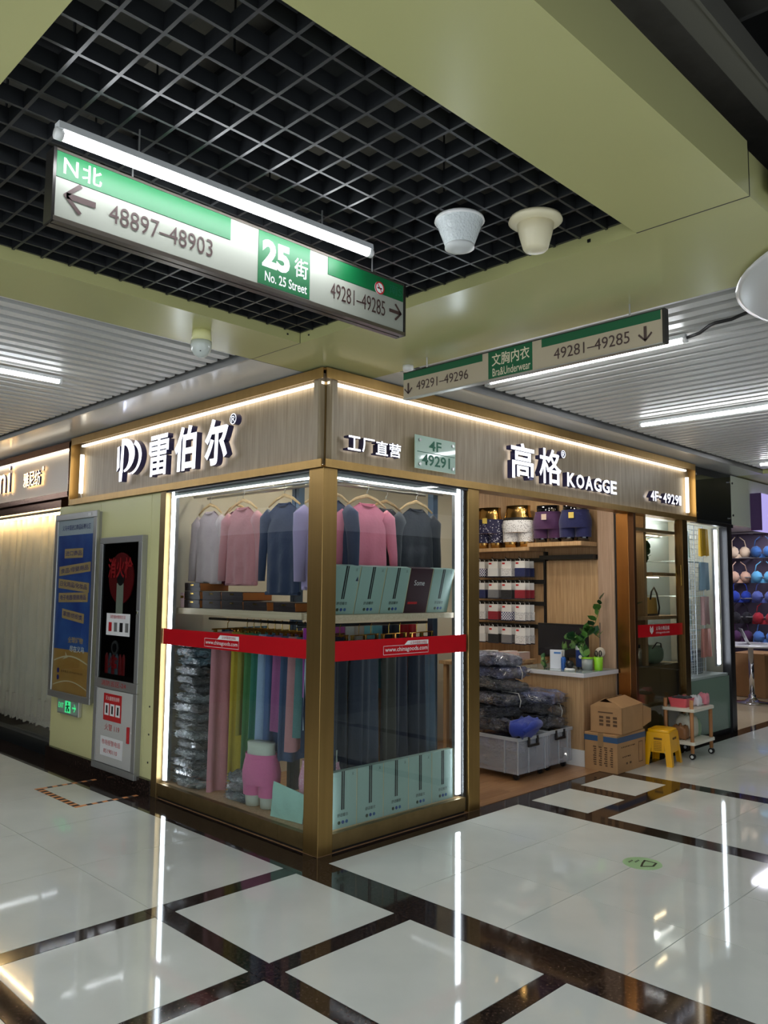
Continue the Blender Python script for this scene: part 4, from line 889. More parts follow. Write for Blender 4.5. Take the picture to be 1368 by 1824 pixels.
# mannequin hips on the shelves
GOLDB = mat('gold_form', (196, 156, 92), 0.2, 1.0); GLOSSB = mat('black_gloss_form', (14, 14, 18), 0.06, coat=1.0)
TAGY = mat('yellow_tag', (222, 196, 96), 0.5); TAGW = mat('beige_tag', (214, 190, 176), 0.5)
FZ = -PI/2+0.25
hip_form((3.60, 1.55, 1.912), FZ, GOLDB, patterned('starry_navy', (44, 44, 78), (206, 206, 220), 'dots', 50), 'golden half mannequin in speckled navy trunks', 0.42, 0.31, 0.7, TAGY, None, 0.6, 0.70)
hip_form((3.60, 1.19, 1.912), FZ, GOLDB, patterned('marbled_white', (226, 226, 230), (120, 122, 130), 'dots', 70), 'golden half mannequin in marbled white trunks', 0.42, 0.32, 0.7, None, BLACK, 0.6, 0.70)
hip_form((3.57, 0.82, 1.947), FZ, GLOSSB, cloth('plum_cloth', (70, 34, 80)), 'glossy black half mannequin in plum trunks', 0.36, 0.29, 0.75, TAGW)
hip_form((3.57, 0.52, 1.947), FZ, GLOSSB, cloth('deep_navy_cloth', (24, 30, 84)), 'glossy black half mannequin in deep navy trunks', 0.36, 0.30, 0.85, TAGY)
# ceiling lights inside the shop (round downlights) 
DL = emit('downlight', (255, 246, 228), 38.0)
for i, (x, y) in enumerate(((0.45, 0.55), (0.45, 1.25), (1.0, 0.40), (1.9, 0.9), (2.7, 0.5), (3.2, 1.0), (2.0, 2.0), (3.2, 2.1), (1.0, 1.3), (2.2, 0.35), (2.95, 0.28))):
    t = thing('downlight', (x, y, 2.62), ORD[i]+' round downlight in the dark shop ceiling', 'lamp', 'downlights of the corner shop')
    part('trim', MB().lathe([(0.075, 0.0), (0.075, -0.008), (0.06, -0.008)], (x, y, 2.62), 20), WHITE, t); part('lens', MB().lathe([(0.058, -0.0085), (0.056, -0.011)], (x, y, 2.62), 20), DL, t)
# security camera at the entrance head
cc = thing('security_camera', (1.9, 0.35, 2.5), 'white security camera under the entrance head', 'camera')
part('body', MB().tube([(1.95, 0.42, 2.46), (1.86, 0.30, 2.44)], 0.035, 14), WHITE, cc, smooth=True); part('lens', MB().tube([(1.862, 0.302, 2.44), (1.852, 0.29, 2.438)], 0.026, 14), BLACK, cc); part('arm', MB().tube([(1.93, 0.40, 2.47), (1.93, 0.42, 2.62)], 0.012, 8), WHITE, cc)
# counter
ct = thing('sales_counter', (3.4, 0.5, 0), 'oak sales counter with white top and white foot', 'counter')
part('body', MB().box(3.13, 3.685, 0.195, 0.90, 0.14, 0.752), WSHOP, ct, bev=0.002); part('foot', MB().box(3.12, 3.685, 0.185, 0.90, 0.004, 0.14), WHITE, ct, bev=0.002); part('worktop', MB().box(3.09, 3.685, 0.165, 0.93, 0.752, 0.788), mat('white_worktop', (224, 222, 226), 0.25), ct, bev=0.003); part('glass_sheet', MB().box(3.095, 3.68, 0.17, 0.925, 0.7885, 0.7925), mat('dark_glass_sheet', (148, 160, 158), 0.05), ct)
ZC = 0.793
mo = thing('monitor', (3.57, 0.62, ZC), 'black flat monitor standing on the counter', 'monitor', rz=0.0)
part('screen', MB().box(3.57, 3.60, 0.41, 0.95, 0.87, 1.18), BLACK, mo, bev=0.004); part('display', MB().box(3.568, 3.5705, 0.425, 0.935, 0.89, 1.165), mat('screen_dark', (26, 28, 36), 0.15), mo); part('neck', MB().box(3.60, 3.62, 0.64, 0.70, ZC+0.01, 0.95), BLACK, mo); part('foot', MB().lathe([(0.10, 0.0), (0.10, 0.01), (0.03, 0.014)], (3.58, 0.67, ZC), 20), BLACK, mo)
cd_ = thing('card_stand', (3.24, 0.52, ZC), 'white acrylic card stand on the counter', 'card stand', rz=-PI/2+0.45)
part('card', MB().box(-0.065, 0.065, -0.004, 0.004, 0.004, 0.17), mat('acrylic_white', (226, 230, 238), 0.15), cd_, local=True, bev=0.002); part('base', MB().box(-0.065, 0.065, -0.03, 0.03, 0.0, 0.004), MATS['acrylic_white'], cd_, local=True); part('heading', MB().box(-0.03, 0.03, -0.006, -0.004, 0.135, 0.15), mat('blue_print', (70, 130, 200), 0.4), cd_, local=True)
bt = thing('spray_bottle', (3.22, 0.445, ZC), 'blue spray bottle with grey top on the counter', 'bottle')
part('body', MB().lathe([(0.020, 0.0), (0.022, 0.004), (0.022, 0.10), (0.012, 0.115)], (3.22, 0.445, ZC), 14), mat('blue_plastic', (44, 96, 176), 0.25), bt, smooth=True); part('cap', MB().lathe([(0.012, 0.115), (0.014, 0.12), (0.014, 0.165), (0.008, 0.172)], (3.22, 0.445, ZC), 14), GREYM, bt, smooth=True)
wcam = thing('ball_scanner', (3.20, 0.37, ZC), 'black ball scanner on a round white base', 'scanner')
part('base', MB().lathe([(0.046, 0.0), (0.046, 0.012), (0.036, 0.022)], (3.20, 0.37, ZC), 20), WHITE, wcam, smooth=True); part('ball', MB().lathe([(0.004, 0.018), (0.026, 0.024), (0.038, 0.045), (0.038, 0.062), (0.026, 0.083), (0.004, 0.09)], (3.20, 0.37, ZC), 18), BLACK, wcam, smooth=True)
tub = thing('clear_tub', (3.36, 0.29, ZC), 'clear plastic tub with a green rim on the counter', 'tub')
part('wall', MB().lathe([(0.046, 0.0), (0.050, 0.10)], (3.36, 0.29, ZC), 20), mat('clear_tub_plastic', (206, 214, 212), 0.2, trans=0.5), tub, smooth=True); part('rim', MB().lathe([(0.051, 0.10), (0.053, 0.10), (0.053, 0.112), (0.048, 0.112)], (3.36, 0.29, ZC), 20), mat('lime_plastic', (142, 206, 40), 0.35), tub)
cup = thing('pen_cup', (3.42, 0.215, ZC), 'lime green pen cup near the edge of the counter', 'cup')
part('wall', MB().lathe([(0.034, 0.0), (0.036, 0.004), (0.041, 0.115), (0.037, 0.115), (0.033, 0.008), (0.005, 0.008)], (3.42, 0.215, ZC), 20), MATS['lime_plastic'], cup, smooth=True)
sci = thing('scissors', (3.42, 0.215, ZC+0.02), 'black handled scissors standing in the lime green cup', 'scissors')
for s in (-1, 1):
    part('handle', MB().tube([(3.42+s*0.026+0.02*math.cos(2*PI*i/12), 0.215-s*0.005, ZC+0.145+0.024*math.sin(2*PI*i/12)) for i in range(13)], 0.005, 6), BLACK, sci, smooth=True); part('blade', MB().tube([(3.42+s*0.018, 0.215, ZC+0.125), (3.42-s*0.006, 0.215, ZC+0.02)], 0.004, 5), CHROME, sci)
bcan = thing('plant_pot', (3.40, 0.385, ZC), 'blue printed can holding the trailing plant', 'pot')
part('wall', MB().lathe([(0.038, 0.0), (0.040, 0.15), (0.041, 0.19), (0.036, 0.19)], (3.40, 0.385, ZC+0.02), 18), mat('can_blue', (40, 66, 140), 0.35), bcan, smooth=True); part('foot', MB().lathe([(0.03, 0.0), (0.03, 0.02)], (3.40, 0.385, ZC), 18), BLACK, bcan); part('emblem', MB().tube([(3.362, 0.36, ZC+0.11), (3.358, 0.357, ZC+0.11)], 0.016, 14), WPRINT, bcan); part('band', MB().lathe([(0.0415, 0.15), (0.0418, 0.185)], (3.40, 0.385, ZC+0.02), 18), WPRINT, bcan)
LEAFM = [mat('leaf_%d' % i, c, 0.35, noise=0.35, nscale=18) for i, c in enumerate(((52, 104, 44), (84, 138, 58), (140, 176, 104), (34, 76, 40)))]
def leafmesh(m):
    P = [(0, 0), (0.24, 0.12), (0.40, 0.36), (0.34, 0.66), (0.16, 0.88), (0, 1.06), (-0.16, 0.88), (-0.34, 0.66), (-0.40, 0.36), (-0.24, 0.12)]
    v = [(a, b, 0.10*abs(a)-0.12*b*b) for a, b in P]+[(0, 0.45, -0.06)]
    q = MB(); q.add(v, [(i, (i+1) % 10, 10) for i in range(10)]); return q.mesh('leaf', m, True)
LEAVES = [leafmesh(m) for m in LEAFM]
def plant(loc, stems, label, size=0.055, seed=0, per=8, fol=None):
    t = thing('trailing_plant', loc, label, 'plant'); R = random.Random(seed); L = Vector(loc)
    for sp in stems:
        sp = [Vector(p) for p in sp]; part('stem', MB().tube(sp, 0.003, 5), LEAFM[1], t, smooth=True)
        for k in range(per):
            u = (k+0.5)/per*(len(sp)-1); i = min(int(u), len(sp)-2); p = sp[i].lerp(sp[i+1], u-i)
            o = put('leaf', R.choice(fol or LEAVES), t, p-L, (R.uniform(0.5, 1.9), R.uniform(-0.5, 0.5), R.uniform(1.2, 4.4))); s = size*R.uniform(0.75, 1.35); o.scale = (s, s, s)
    return t
plant((3.40, 0.385, ZC+0.2), [[(3.40, 0.385, 0.98), (3.42, 0.34, 1.10), (3.52, 0.30, 1.20), (3.60, 0.30, 1.32), (3.65, 0.315, 1.44)], [(3.40, 0.385, 0.98), (3.36, 0.33, 1.06), (3.38, 0.24, 1.12), (3.42, 0.20, 1.08)], [(3.40, 0.385, 0.98), (3.34, 0.42, 1.05), (3.30, 0.48, 1.06)], [(3.40, 0.385, 0.98), (3.34, 0.47, 0.97), (3.30, 0.53, 0.93)], [(3.40, 0.385, 0.98), (3.36, 0.32, 0.96), (3.35, 0.30, 0.90)], [(3.40, 0.385, 0.98), (3.46, 0.40, 1.08), (3.48, 0.36, 1.13)]], 'trailing pothos climbing up the pilaster from the counter', 0.072, 5, 10)
plant((3.18, 0.62, ZC), [[(3.18, 0.62, ZC), (3.16, 0.60, ZC+0.06)], [(3.18, 0.62, ZC), (3.20, 0.66, ZC+0.10)]], 'small green cutting beside the card stand', 0.05, 9, 4)
rn = thing('tape_roll', (3.66, 0.345, 0.93), 'pale tape roll hanging by the pilaster', 'tape roll')
part('ring', MB().tube([(3.685, 0.345, 0.93), (3.66, 0.335, 0.93)], 0.045, 20), mat('pale_tape', (224, 210, 190), 0.5), rn, smooth=True); part('strap', MB().tube([(3.68, 0.345, 0.97), (3.685, 0.345, 1.2)], 0.003, 5), BLACK, rn)
# clear storage bins with castors
CLR = mat('milky_plastic', (206, 210, 220), 0.18, alpha=0.30); CLRE = mat('clear_plastic_edge', (206, 210, 216), 0.25, alpha=0.55)
def bin_(x0, x1, y0, y1, label):
    t = thing('storage_bin', ((x0+x1)/2, (y0+y1)/2, 0), label, 'storage bin'); z0, z1, e = 0.055, 0.33, 0.004
    part('wall', MB().box(x0, x0+e, y0, y1, z0, z1).box(x1-e, x1, y0, y1, z0, z1).box(x0, x1, y0, y0+e, z0, z1).box(x0, x1, y1-e, y1, z0, z1).box(x0, x1, y0, y1, z0, z0+e), CLR, t)
    q = MB(); q.box(x0-0.012, x1+0.012, y0-0.012, y0+0.006, z1-0.02, z1+0.006).box(x0-0.012, x1+0.012, y1-0.006, y1+0.012, z1-0.02, z1+0.006).box(x0-0.012, x0+0.006, y0, y1, z1-0.02, z1+0.006).box(x1-0.006, x1+0.012, y0, y1, z1-0.02, z1+0.006)
    part('rim', q, CLRE, t, bev=0.002)
    for a in ((x0+0.14, y0), (x1-0.06, y0)): part('rib', MB().box(a[0]-0.004, a[0]+0.004, a[1]-0.008, a[1], z0, z1), CLRE, t)
    part('rib', MB().box(x0-0.008, x0, y0+0.12, y0+0.128, z0, z1), CLRE, t); part('corner_rib', MB().box(x0-0.005, x0+0.005, y0-0.005, y0+0.005, z0, z1), CLRE, t)
    lx = x0+(x1-x0)*0.45
    la = part('latch', MB().box(lx-0.075, lx+0.075, y0-0.022, y0-0.008, z1-0.075, z1-0.055), BLACK, t, bev=0.003)
    for s in (-1, 1): part('latch_arm', MB().box(lx+s*0.06-0.012, lx+s*0.06+0.012, y0-0.018, y0-0.006, z1-0.06, z1+0.004), BLACK, la, bev=0.002)
    for a in (x0+0.05, x1-0.05):
        for b in (y0+0.05, y1-0.05): part('castor', MB().tube([(a-0.012, b, 0.03), (a+0.012, b, 0.03)], 0.026, 14).box(a-0.014, a+0.014, b-0.012, b+0.012, 0.03, 0.055), BLACK, t)
    return t
bin_(2.27, 2.70, 0.265, 0.80, 'clear storage bin heaped with wrapped navy garments, nearest the entrance'); bin_(2.735, 3.07, 0.285, 0.80, 'clear storage bin in front of the counter')
WN = [wrap_mat('wrap_navy', (30, 36, 78), (86, 98, 150)), wrap_mat('wrap_ink', (20, 22, 34), (58, 62, 84)), wrap_mat('wrap_bluegrey', (58, 66, 100), (150, 156, 186)), wrap_mat('wrap_deep', (16, 17, 26), (44, 46, 62))]
TIE = mat('pale_tie', (214, 208, 200), 0.5)
P = [((2.485, 0.53, 0.125), (0.37, 0.46, 0.12), 3, 'bottom bag inside the nearer bin', 0, 0), ((2.485, 0.53, 0.25), (0.37, 0.46, 0.12), 0, 'upper bag inside the nearer bin', 0, 0),
     ((2.50, 0.60, 0.385), (0.44, 0.40, 0.115), 1, 'wrapped bag lying on the rim of the nearer bin', 0.06, 0.03), ((2.47, 0.70, 0.495), (0.46, 0.40, 0.105), 3, 'second wrapped bag above the nearer bin', -0.10, 0.04), ((2.47, 0.66, 0.60), (0.52, 0.46, 0.105), 1, 'third wrapped bag above the nearer bin', 0.12, 0.05), ((2.53, 0.70, 0.705), (0.60, 0.46, 0.105), 3, 'fourth wrapped bag above the nearer bin', 0.06, 0.04), ((2.56, 0.70, 0.81), (0.58, 0.44, 0.105), 0, 'fifth wrapped bag above the nearer bin', 0.16, 0.06), ((2.50, 0.72, 0.915), (0.56, 0.42, 0.11), 2, 'topmost wrapped bag of the heap on the nearer bin', 0.10, 0.05),
     ((2.90, 0.54, 0.125), (0.29, 0.46, 0.12), 3, 'lower bag inside the bin by the counter', 0, 0), ((2.90, 0.54, 0.25), (0.29, 0.46, 0.12), 3, 'upper bag inside the bin by the counter', 0, 0), ((2.91, 0.50, 0.385), (0.36, 0.40, 0.105), 1, 'lowest wrapped bag on the bin by the counter', 0.05, 0), ((2.90, 0.50, 0.49), (0.38, 0.40, 0.10), 3, 'middle wrapped bag on the bin by the counter', 0.12, 0.03), ((2.89, 0.49, 0.59), (0.42, 0.42, 0.11), 0, 'top wrapped bag with blue sheen on the bin by the counter', 0.20, 0.06)]
for k, (c, sz, mi, lab, rz, tl) in enumerate(P): package(c, sz, WN[mi], lab, rz, seed=200+k, tilt=tl, tie=TIE if k in (4, 6, 11) else None, ry=0 if k in (0, 1, 8, 9) else (0.04, 0.10, 0.16)[k % 3])
bl = thing('loose_cloth', (2.46, 0.335, 0.395), 'bright blue garment flung over the nearer bin', 'garment', rz=0.3)
part('cloth', superpillow(MB(), 0.40, 0.18, 0.12, 400, rough=0.014), cloth('royal_blue_cloth', (34, 56, 150)), bl, smooth=True, local=True); part('fold', MB().tube([(-0.2, -0.06, 0.0), (-0.05, -0.09, 0.03), (0.1, -0.09, 0.02), (0.2, -0.06, -0.02)], [0.02, 0.035, 0.035, 0.02], 10), MATS['royal_blue_cloth'], bl, smooth=True, local=True)
# goods on the side table behind the heap
side = thing('side_table', (3.1, 1.1, 0), 'low oak table behind the heap of bags', 'table')
part('top', MB().box(2.75, 3.6, 0.98, 1.5, 0.80, 0.83), WSHOP, side)
for a in (2.8, 3.55):
    for b in (1.03, 1.45): part('leg', MB().box(a-0.02, a+0.02, b-0.02, b+0.02, 0.004, 0.80), WSHOP, side)
for k, (x, y, c, nm) in enumerate(((3.0, 1.12, (232, 228, 230), 'white'), (3.25, 1.08, (224, 196, 190), 'pale pink'), (3.42, 1.06, (200, 170, 160), 'beige'))):
    o = thing('carton', (x, y, 0.831), nm+' small carton on the table behind the bags', 'box'); part('body', MB().box(x-0.09, x+0.09, y-0.06, y+0.06, 0.831, 0.93-0.015*k), mat('carton_'+nm.replace(' ', '_'), c, 0.5), o, bev=0.003); part('flap', MB().box(x-0.088, x+0.088, y-0.058, y+0.0, 0.931-0.015*k, 0.933-0.015*k), WHITE, o)

# ================================================================== ENTRANCE: CARTONS, STOOL, TROLLEY
lb = thing('cardboard_box', (3.34, 0.02, 0), 'closed cardboard box with a blue band on the floor', 'box', rz=0.02)
part('body', MB().box(-0.25, 0.25, -0.15, 0.15, 0.0, 0.31), CARD, lb, local=True, bev=0.004); part('band', MB().box(-0.2515, 0.2515, -0.1515, 0.1515, 0.245, 0.290), mat('blue_band', (52, 84, 120), 0.5), lb, local=True); part('tape', MB().box(-0.2518, 0.2518, -0.025, 0.025, 0.2, 0.3105), mat('brown_tape', (150, 118, 80), 0.3), lb, local=True)
def marks(o, face, sx0, sz0, nx, nz, w, h, gap=0.4):
    q = MB(); R = random.Random(3)
    for i in range(nx):
        for j in range(nz):
            a, b = sx0+w*i, sz0+h*j; ww = w*(1-gap)*R.uniform(0.5, 1)
            if face == 'F': q.box(a, a+ww, -0.1522, -0.151, b, b+h*0.55)
            else: q.box(-0.2522, -0.251, a, a+ww, b, b+h*0.55)
    p = part('print', q, CARDD, o, local=True); p['kind'] = 'stuff'; return p
marks(lb, 'L', -0.11, 0.05, 4, 9, 0.05, 0.018); marks(lb, 'F', -0.10, 0.06, 2, 1, 0.06, 0.03); marks(lb, 'F', -0.18, 0.20, 9, 1, 0.028, 0.02); marks(lb, 'F', -0.16, 0.12, 5, 1, 0.03, 0.018)
part('print_outline', MB().add([(a, -0.1525, b) for a, b in ((0.12, 0.05), (0.195, 0.05), (0.195, 0.22), (0.12, 0.22), (0.125, 0.055), (0.19, 0.055), (0.19, 0.215), (0.125, 0.215))], [(0, 1, 5, 4), (1, 2, 6, 5), (2, 3, 7, 6), (3, 0, 4, 7)]), CARDD, lb, local=True)
ub = thing('cardboard_box', (3.34, 0.0, 0.312), 'open cardboard box with raised flaps on top of the banded one', 'box', rz=0.10)
e = 0.005; q = MB(); q.box(-0.22, 0.22, -0.14, -0.14+e, 0, 0.215).box(-0.22, 0.22, 0.14-e, 0.14, 0, 0.215).box(-0.22, -0.22+e, -0.14, 0.14, 0, 0.215).box(0.22-e, 0.22, -0.14, 0.14, 0, 0.215).box(-0.22, 0.22, -0.14, 0.14, 0, e)
part('body', q, CARD, ub, local=True)
def flap(pts, nm='flap'):
    n = Vector(pts[1])-Vector(pts[0]); m_ = Vector(pts[3])-Vector(pts[0]); d = n.cross(m_).normalized()*0.004
    part(nm, MB().add([Vector(p) for p in pts]+[Vector(p)+d for p in pts], [(0, 1, 2, 3), (7, 6, 5, 4), (0, 4, 5, 1), (1, 5, 6, 2), (2, 6, 7, 3), (3, 7, 4, 0)]), CARD, ub, local=True)
flap([(-0.22, -0.14, 0.215), (0.22, -0.14, 0.215), (0.22, 0.02, 0.27), (-0.16, 0.02, 0.27)]); flap([(-0.22, 0.14, 0.215), (0.22, 0.14, 0.215), (0.18, 0.03, 0.28), (-0.18, 0.03, 0.28)]); flap([(-0.22, -0.14, 0.215), (-0.22, 0.14, 0.215), (-0.215, 0.07, 0.255), (-0.215, -0.07, 0.255)]); flap([(0.22, -0.145, 0.02), (0.22, -0.145, 0.20), (0.36, -0.16, 0.16), (0.36, -0.16, 0.05)])
q = MB(); R = random.Random(5)
for i in range(3):
    for j in range(3): q.box(-0.2215, -0.22, 0.06-0.06*i-0.035, 0.06-0.06*i, 0.06+0.03*j, 0.08+0.03*j)
q.box(-0.2215, -0.22, -0.06, 0.07, 0.165, 0.175); part('print', q, CARDD, ub, local=True)['kind'] = 'stuff'
# yellow stool
YEL = mat('yellow_plastic', (242, 178, 8), 0.3)
so = thing('plastic_stool', (3.80, -0.18, 0), 'bright yellow plastic stool beside the cartons', 'stool', rz=0.15)
def sqr(hw, hd, z, r=0.03, n=4):
    out = []
    for cx, cy, a0 in ((hw-r, hd-r, 0), (-hw+r, hd-r, PI/2), (-hw+r, -hd+r, PI), (hw-r, -hd+r, 1.5*PI)):
        for i in range(n+1): out.append((cx+r*math.cos(a0+PI/2*i/n), cy+r*math.sin(a0+PI/2*i/n), z))
    return out
part('seat', MB().rings([sqr(0.115, 0.095, 0.268), sqr(0.118, 0.098, 0.280), sqr(0.116, 0.096, 0.296), sqr(0.100, 0.08, 0.302)]), YEL, so, smooth=True, local=True)
for sx_, sy_ in ((1, 1), (1, -1), (-1, 1), (-1, -1)):
    q = MB(); a, b = sx_*0.118, sy_*0.098; a2, b2 = sx_*0.145, sy_*0.125; w_ = 0.055
    top_ = [(a, b, 0.275), (a-sx_*w_, b, 0.275), (a-sx_*w_, b-sy_*0.006, 0.275), (a-sx_*0.006, b-sy_*0.006, 0.275), (a-sx_*0.006, b-sy_*w_, 0.275), (a, b-sy_*w_, 0.275)]
    bot_ = [(a2, b2, 0.0), (a2-sx_*w_*0.9, b2, 0.0), (a2-sx_*w_*0.9, b2-sy_*0.006, 0.0), (a2-sx_*0.006, b2-sy_*0.006, 0.0), (a2-sx_*0.006, b2-sy_*w_*0.9, 0.0), (a2, b2-sy_*w_*0.9, 0.0)]
    part('leg', q.rings([bot_, top_]), YEL, so, local=True)
for s in (-1, 1):
    part('apron', MB().add([(-0.118+0.05, s*0.0985, 0.275), (0.118-0.05, s*0.0985, 0.275), (0.128-0.05, s*0.112, 0.11), (-0.128+0.05, s*0.112, 0.11), (-0.118+0.05, s*0.094, 0.275), (0.118-0.05, s*0.094, 0.275), (0.128-0.05, s*0.108, 0.11), (-0.128+0.05, s*0.108, 0.11)], [(0, 1, 2, 3), (7, 6, 5, 4), (0, 4, 5, 1), (2, 6, 7, 3), (1, 5, 6, 2), (0, 3, 7, 4)]), YEL, so, local=True)
    part('apron', MB().add([(s*0.1185, -0.098+0.05, 0.275), (s*0.1185, 0.098-0.05, 0.275), (s*0.132, 0.108-0.05, 0.11), (s*0.132, -0.108+0.05, 0.11), (s*0.114, -0.048, 0.275), (s*0.114, 0.048, 0.275), (s*0.128, 0.058, 0.11), (s*0.128, -0.058, 0.11)], [(0, 1, 2, 3), (7, 6, 5, 4), (0, 4, 5, 1), (2, 6, 7, 3), (1, 5, 6, 2), (0, 3, 7, 4)]), YEL, so, local=True)
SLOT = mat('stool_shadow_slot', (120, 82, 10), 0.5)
part('slot', MB().box(-0.045, 0.045, -0.1065, -0.1015, 0.215, 0.232), SLOT, so, local=True); part('slot', MB().box(-0.1275, -0.1225, -0.035, 0.035, 0.215, 0.232), SLOT, so, local=True)
q = MB()
for i in range(5):
    for j in range(6): q.box(-0.1335+0.0012*(j-3), -0.1275+0.0012*(j-3)*0, -0.03+0.014*i, -0.024+0.014*i, 0.125+0.014*j, 0.131+0.014*j)
part('perforation', q, SLOT, so, local=True)['kind'] = 'stuff'
# trolley
tr = thing('wooden_trolley', (4.33, -0.19, 0), 'small trolley with white shelves and wooden legs', 'trolley')
X0, X1, Y0, Y1 = 4.09, 4.55, -0.335, -0.03
WT = mat('white_tray', (226, 222, 206), 0.35); LEGW = wood('leg_wood', (190, 134, 84), (160, 106, 62))
for z in (0.125, 0.415): part('tray', MB().rings([[(a, b, zz) for a, b in ((X0, Y0+0.02), (X0+0.02, Y0), (X1-0.02, Y0), (X1, Y0+0.02), (X1, Y1-0.02), (X1-0.02, Y1), (X0+0.02, Y1), (X0, Y1-0.02))] for zz in (z, z+0.028)]), WT, tr, bev=0.003)
for a in (X0+0.03, X1-0.03):
    for b in (Y0+0.03, Y1-0.03):
        part('leg', MB().tube([(a, b, 0.055), (a, b, 0.415 if b < -0.2 and a > 4.3 else 0.52)], 0.017, 12), LEGW, tr, smooth=True)
        cs = part('castor', MB().tube([(a-0.014, b, 0.026), (a+0.014, b, 0.026)], 0.026, 16), BLACK, tr, smooth=False); part('castor_disc', MB().tube([(a-0.0155, b, 0.026), (a+0.0155, b, 0.026)], 0.014, 14), WHITE, cs); part('castor_fork', MB().box(a-0.01, a+0.01, b-0.01, b+0.012, 0.03, 0.06), GREYM, cs)
tb = thing('pink_basket', (4.24, -0.16, 0.443), 'coral pink basket on the trolley top', 'basket')
COR = mat('coral_plastic', (226, 96, 104), 0.4)
part('bowl', MB().rings([sqr(0.085, 0.075, 0.0, 0.02), sqr(0.10, 0.09, 0.08, 0.02), sqr(0.095, 0.085, 0.08, 0.02), sqr(0.08, 0.07, 0.006, 0.02)]), COR, tb, local=True)
bb_ = thing('folded_briefs', (4.24, -0.16, 0.50), 'black folded cloth with a pink label inside the coral basket', 'garment'); part('cloth', superpillow(MB(), 0.175, 0.155, 0.07, 411, rough=0.006), cloth('black_cloth', (28, 26, 30)), bb_, smooth=True, local=True); part('label', MB().box(-0.01, 0.045, -0.03, 0.0, 0.038, 0.042), COR, bb_, local=True)
for nm, x, y, sz, c, lab in (('crumpled_cloth', 4.36, -0.24, (0.10, 0.09, 0.09), (222, 220, 226), 'crumpled white cloth on the trolley top'), ('crumpled_cloth', 4.505, -0.25, (0.10, 0.09, 0.10), (236, 142, 158), 'crumpled pink cloth at the right corner of the trolley top'), ('folded_sheet', 4.44, -0.22, (0.12, 0.10, 0.02), (214, 204, 200), 'flat printed sheet on the trolley top')):
    o = thing(nm, (x, y, 0.443+sz[2]/2), lab, 'cloth'); part('cloth', superpillow(MB(), *sz, int(x*100), rough=0.012 if sz[2] > 0.05 else 0.002), cloth('cloth_%d' % int(x*1000), c), o, smooth=True, local=True)
for x, y, sz, c, lab in ((4.34, -0.16, (0.20, 0.16, 0.20), (206, 204, 188), 'cream plastic bag on the lower trolley shelf'), (4.47, -0.15, (0.12, 0.14, 0.15), (146, 178, 142), 'pale green bag on the lower trolley shelf'), (4.20, -0.16, (0.10, 0.14, 0.12), (150, 104, 66), 'brown bundle on the lower trolley shelf')):
    o = thing('plastic_bag', (x, y, 0.153+sz[2]/2), lab, 'bag'); part('bag', superpillow(MB(), *sz, int(x*100)+7, rough=0.012), mat('bag_%d' % int(x*1000), c, 0.4, bump=0.5, bscale=18), o, smooth=True, local=True); part('knot', MB().tube([(0, 0, sz[2]*0.4), (0.01, 0, sz[2]*0.52), (0.02, 0.01, sz[2]*0.56)], [0.02, 0.008, 0.016], 8), MATS['bag_%d' % int(x*1000)], o, local=True, smooth=True)
# ================================================================== GLASS PANEL AND NICHE RIGHT OF THE ENTRANCE
w3 = thing('window_3', (4.2, 0.03, 0), 'tinted fixed glass panel right of the entrance', None, kind='structure')
part('pane', MB().box(3.745, 4.70, 0.030, 0.036, 0.02, 2.2), DGLASS, w3); part('sill', MB().box(3.745, 4.70, 0.01, 0.06, 0.0, 0.02), MATS['dark_bronze'], w3)
part('pull', MB().box(4.655, 4.665, 0.0, 0.008, 1.55, 1.75), GOLDM, w3)
b3 = band('R', 3.748, 4.70, 1.072, 1.185, 'red film band with emblem on the glass panel right of the entrance'); 
for ch in b3.children: ch.location.y += 0.014
lettering('lettering', '义乌小商品城', (4.13, 0.0215, 1.128), 0.28, 0.038, XR, WPRINT, b3, bold=0.004); lettering('lettering', 'chinagoods.com', (4.13, 0.0215, 1.092), 0.28, 0.026, XR, WPRINT, b3)
for k in range(3):
    z = 1.095+0.018*k; s = 1.0 if k < 2 else 0.8
    part('emblem', MB().add([(4.05, 0.0215, z), (4.05+0.035*s, 0.0215, z+0.03), (4.05+0.035*s, 0.0215, z+0.044), (4.05, 0.0215, z+0.014), (4.05-0.035*s, 0.0215, z+0.044), (4.05-0.035*s, 0.0215, z+0.03)], [(0, 1, 2, 3), (0, 3, 4, 5)]), WPRINT, b3)
nc = thing('niche_cabinet', (4.3, 0.4, 0), 'brown cabinet with open shelves behind the glass panel', 'cabinet')
NB = wood('niche_wood', (196, 170, 140), (168, 142, 110)); NBD = mat('niche_brown', (112, 98, 70), 0.5, noise=0.15, nscale=3)
part('base', MB().box(3.82, 4.95, 0.12, 0.60, 0.0, 0.78), NBD, nc); part('back', MB().box(3.81, 4.98, 0.62, 0.66, 0.0, 2.45), NB, nc); part('divider', MB().box(4.28, 4.33, 0.20, 0.62, 0.78, 2.45), NB, nc)
for z, a in ((1.235, 3.81), (1.66, 4.33), (2.08, 3.81)): part('shelf', MB().box(a, 4.98, 0.14, 0.62, z-0.015, z+0.015), NB, nc)
part('door', MB().box(3.83, 4.38, 0.112, 0.12, 0.02, 0.77), NBD, nc); part('door', MB().box(4.385, 4.94, 0.112, 0.12, 0.02, 0.77), NBD, nc)
NL = emit('niche_lamp', (255, 240, 214), 40.0)
for x in (4.05, 4.6):
    t = thing('downlight', (x, 0.4, 2.45), ('left' if x < 4.3 else 'right')+' downlight over the niche shelves', 'lamp'); part('trim', MB().lathe([(0.05, 0.0), (0.05, -0.008)], (x, 0.4, 2.62), 16), WHITE, t); part('lens', MB().lathe([(0.04, -0.009), (0.038, -0.011)], (x, 0.4, 2.62), 16), NL, t)
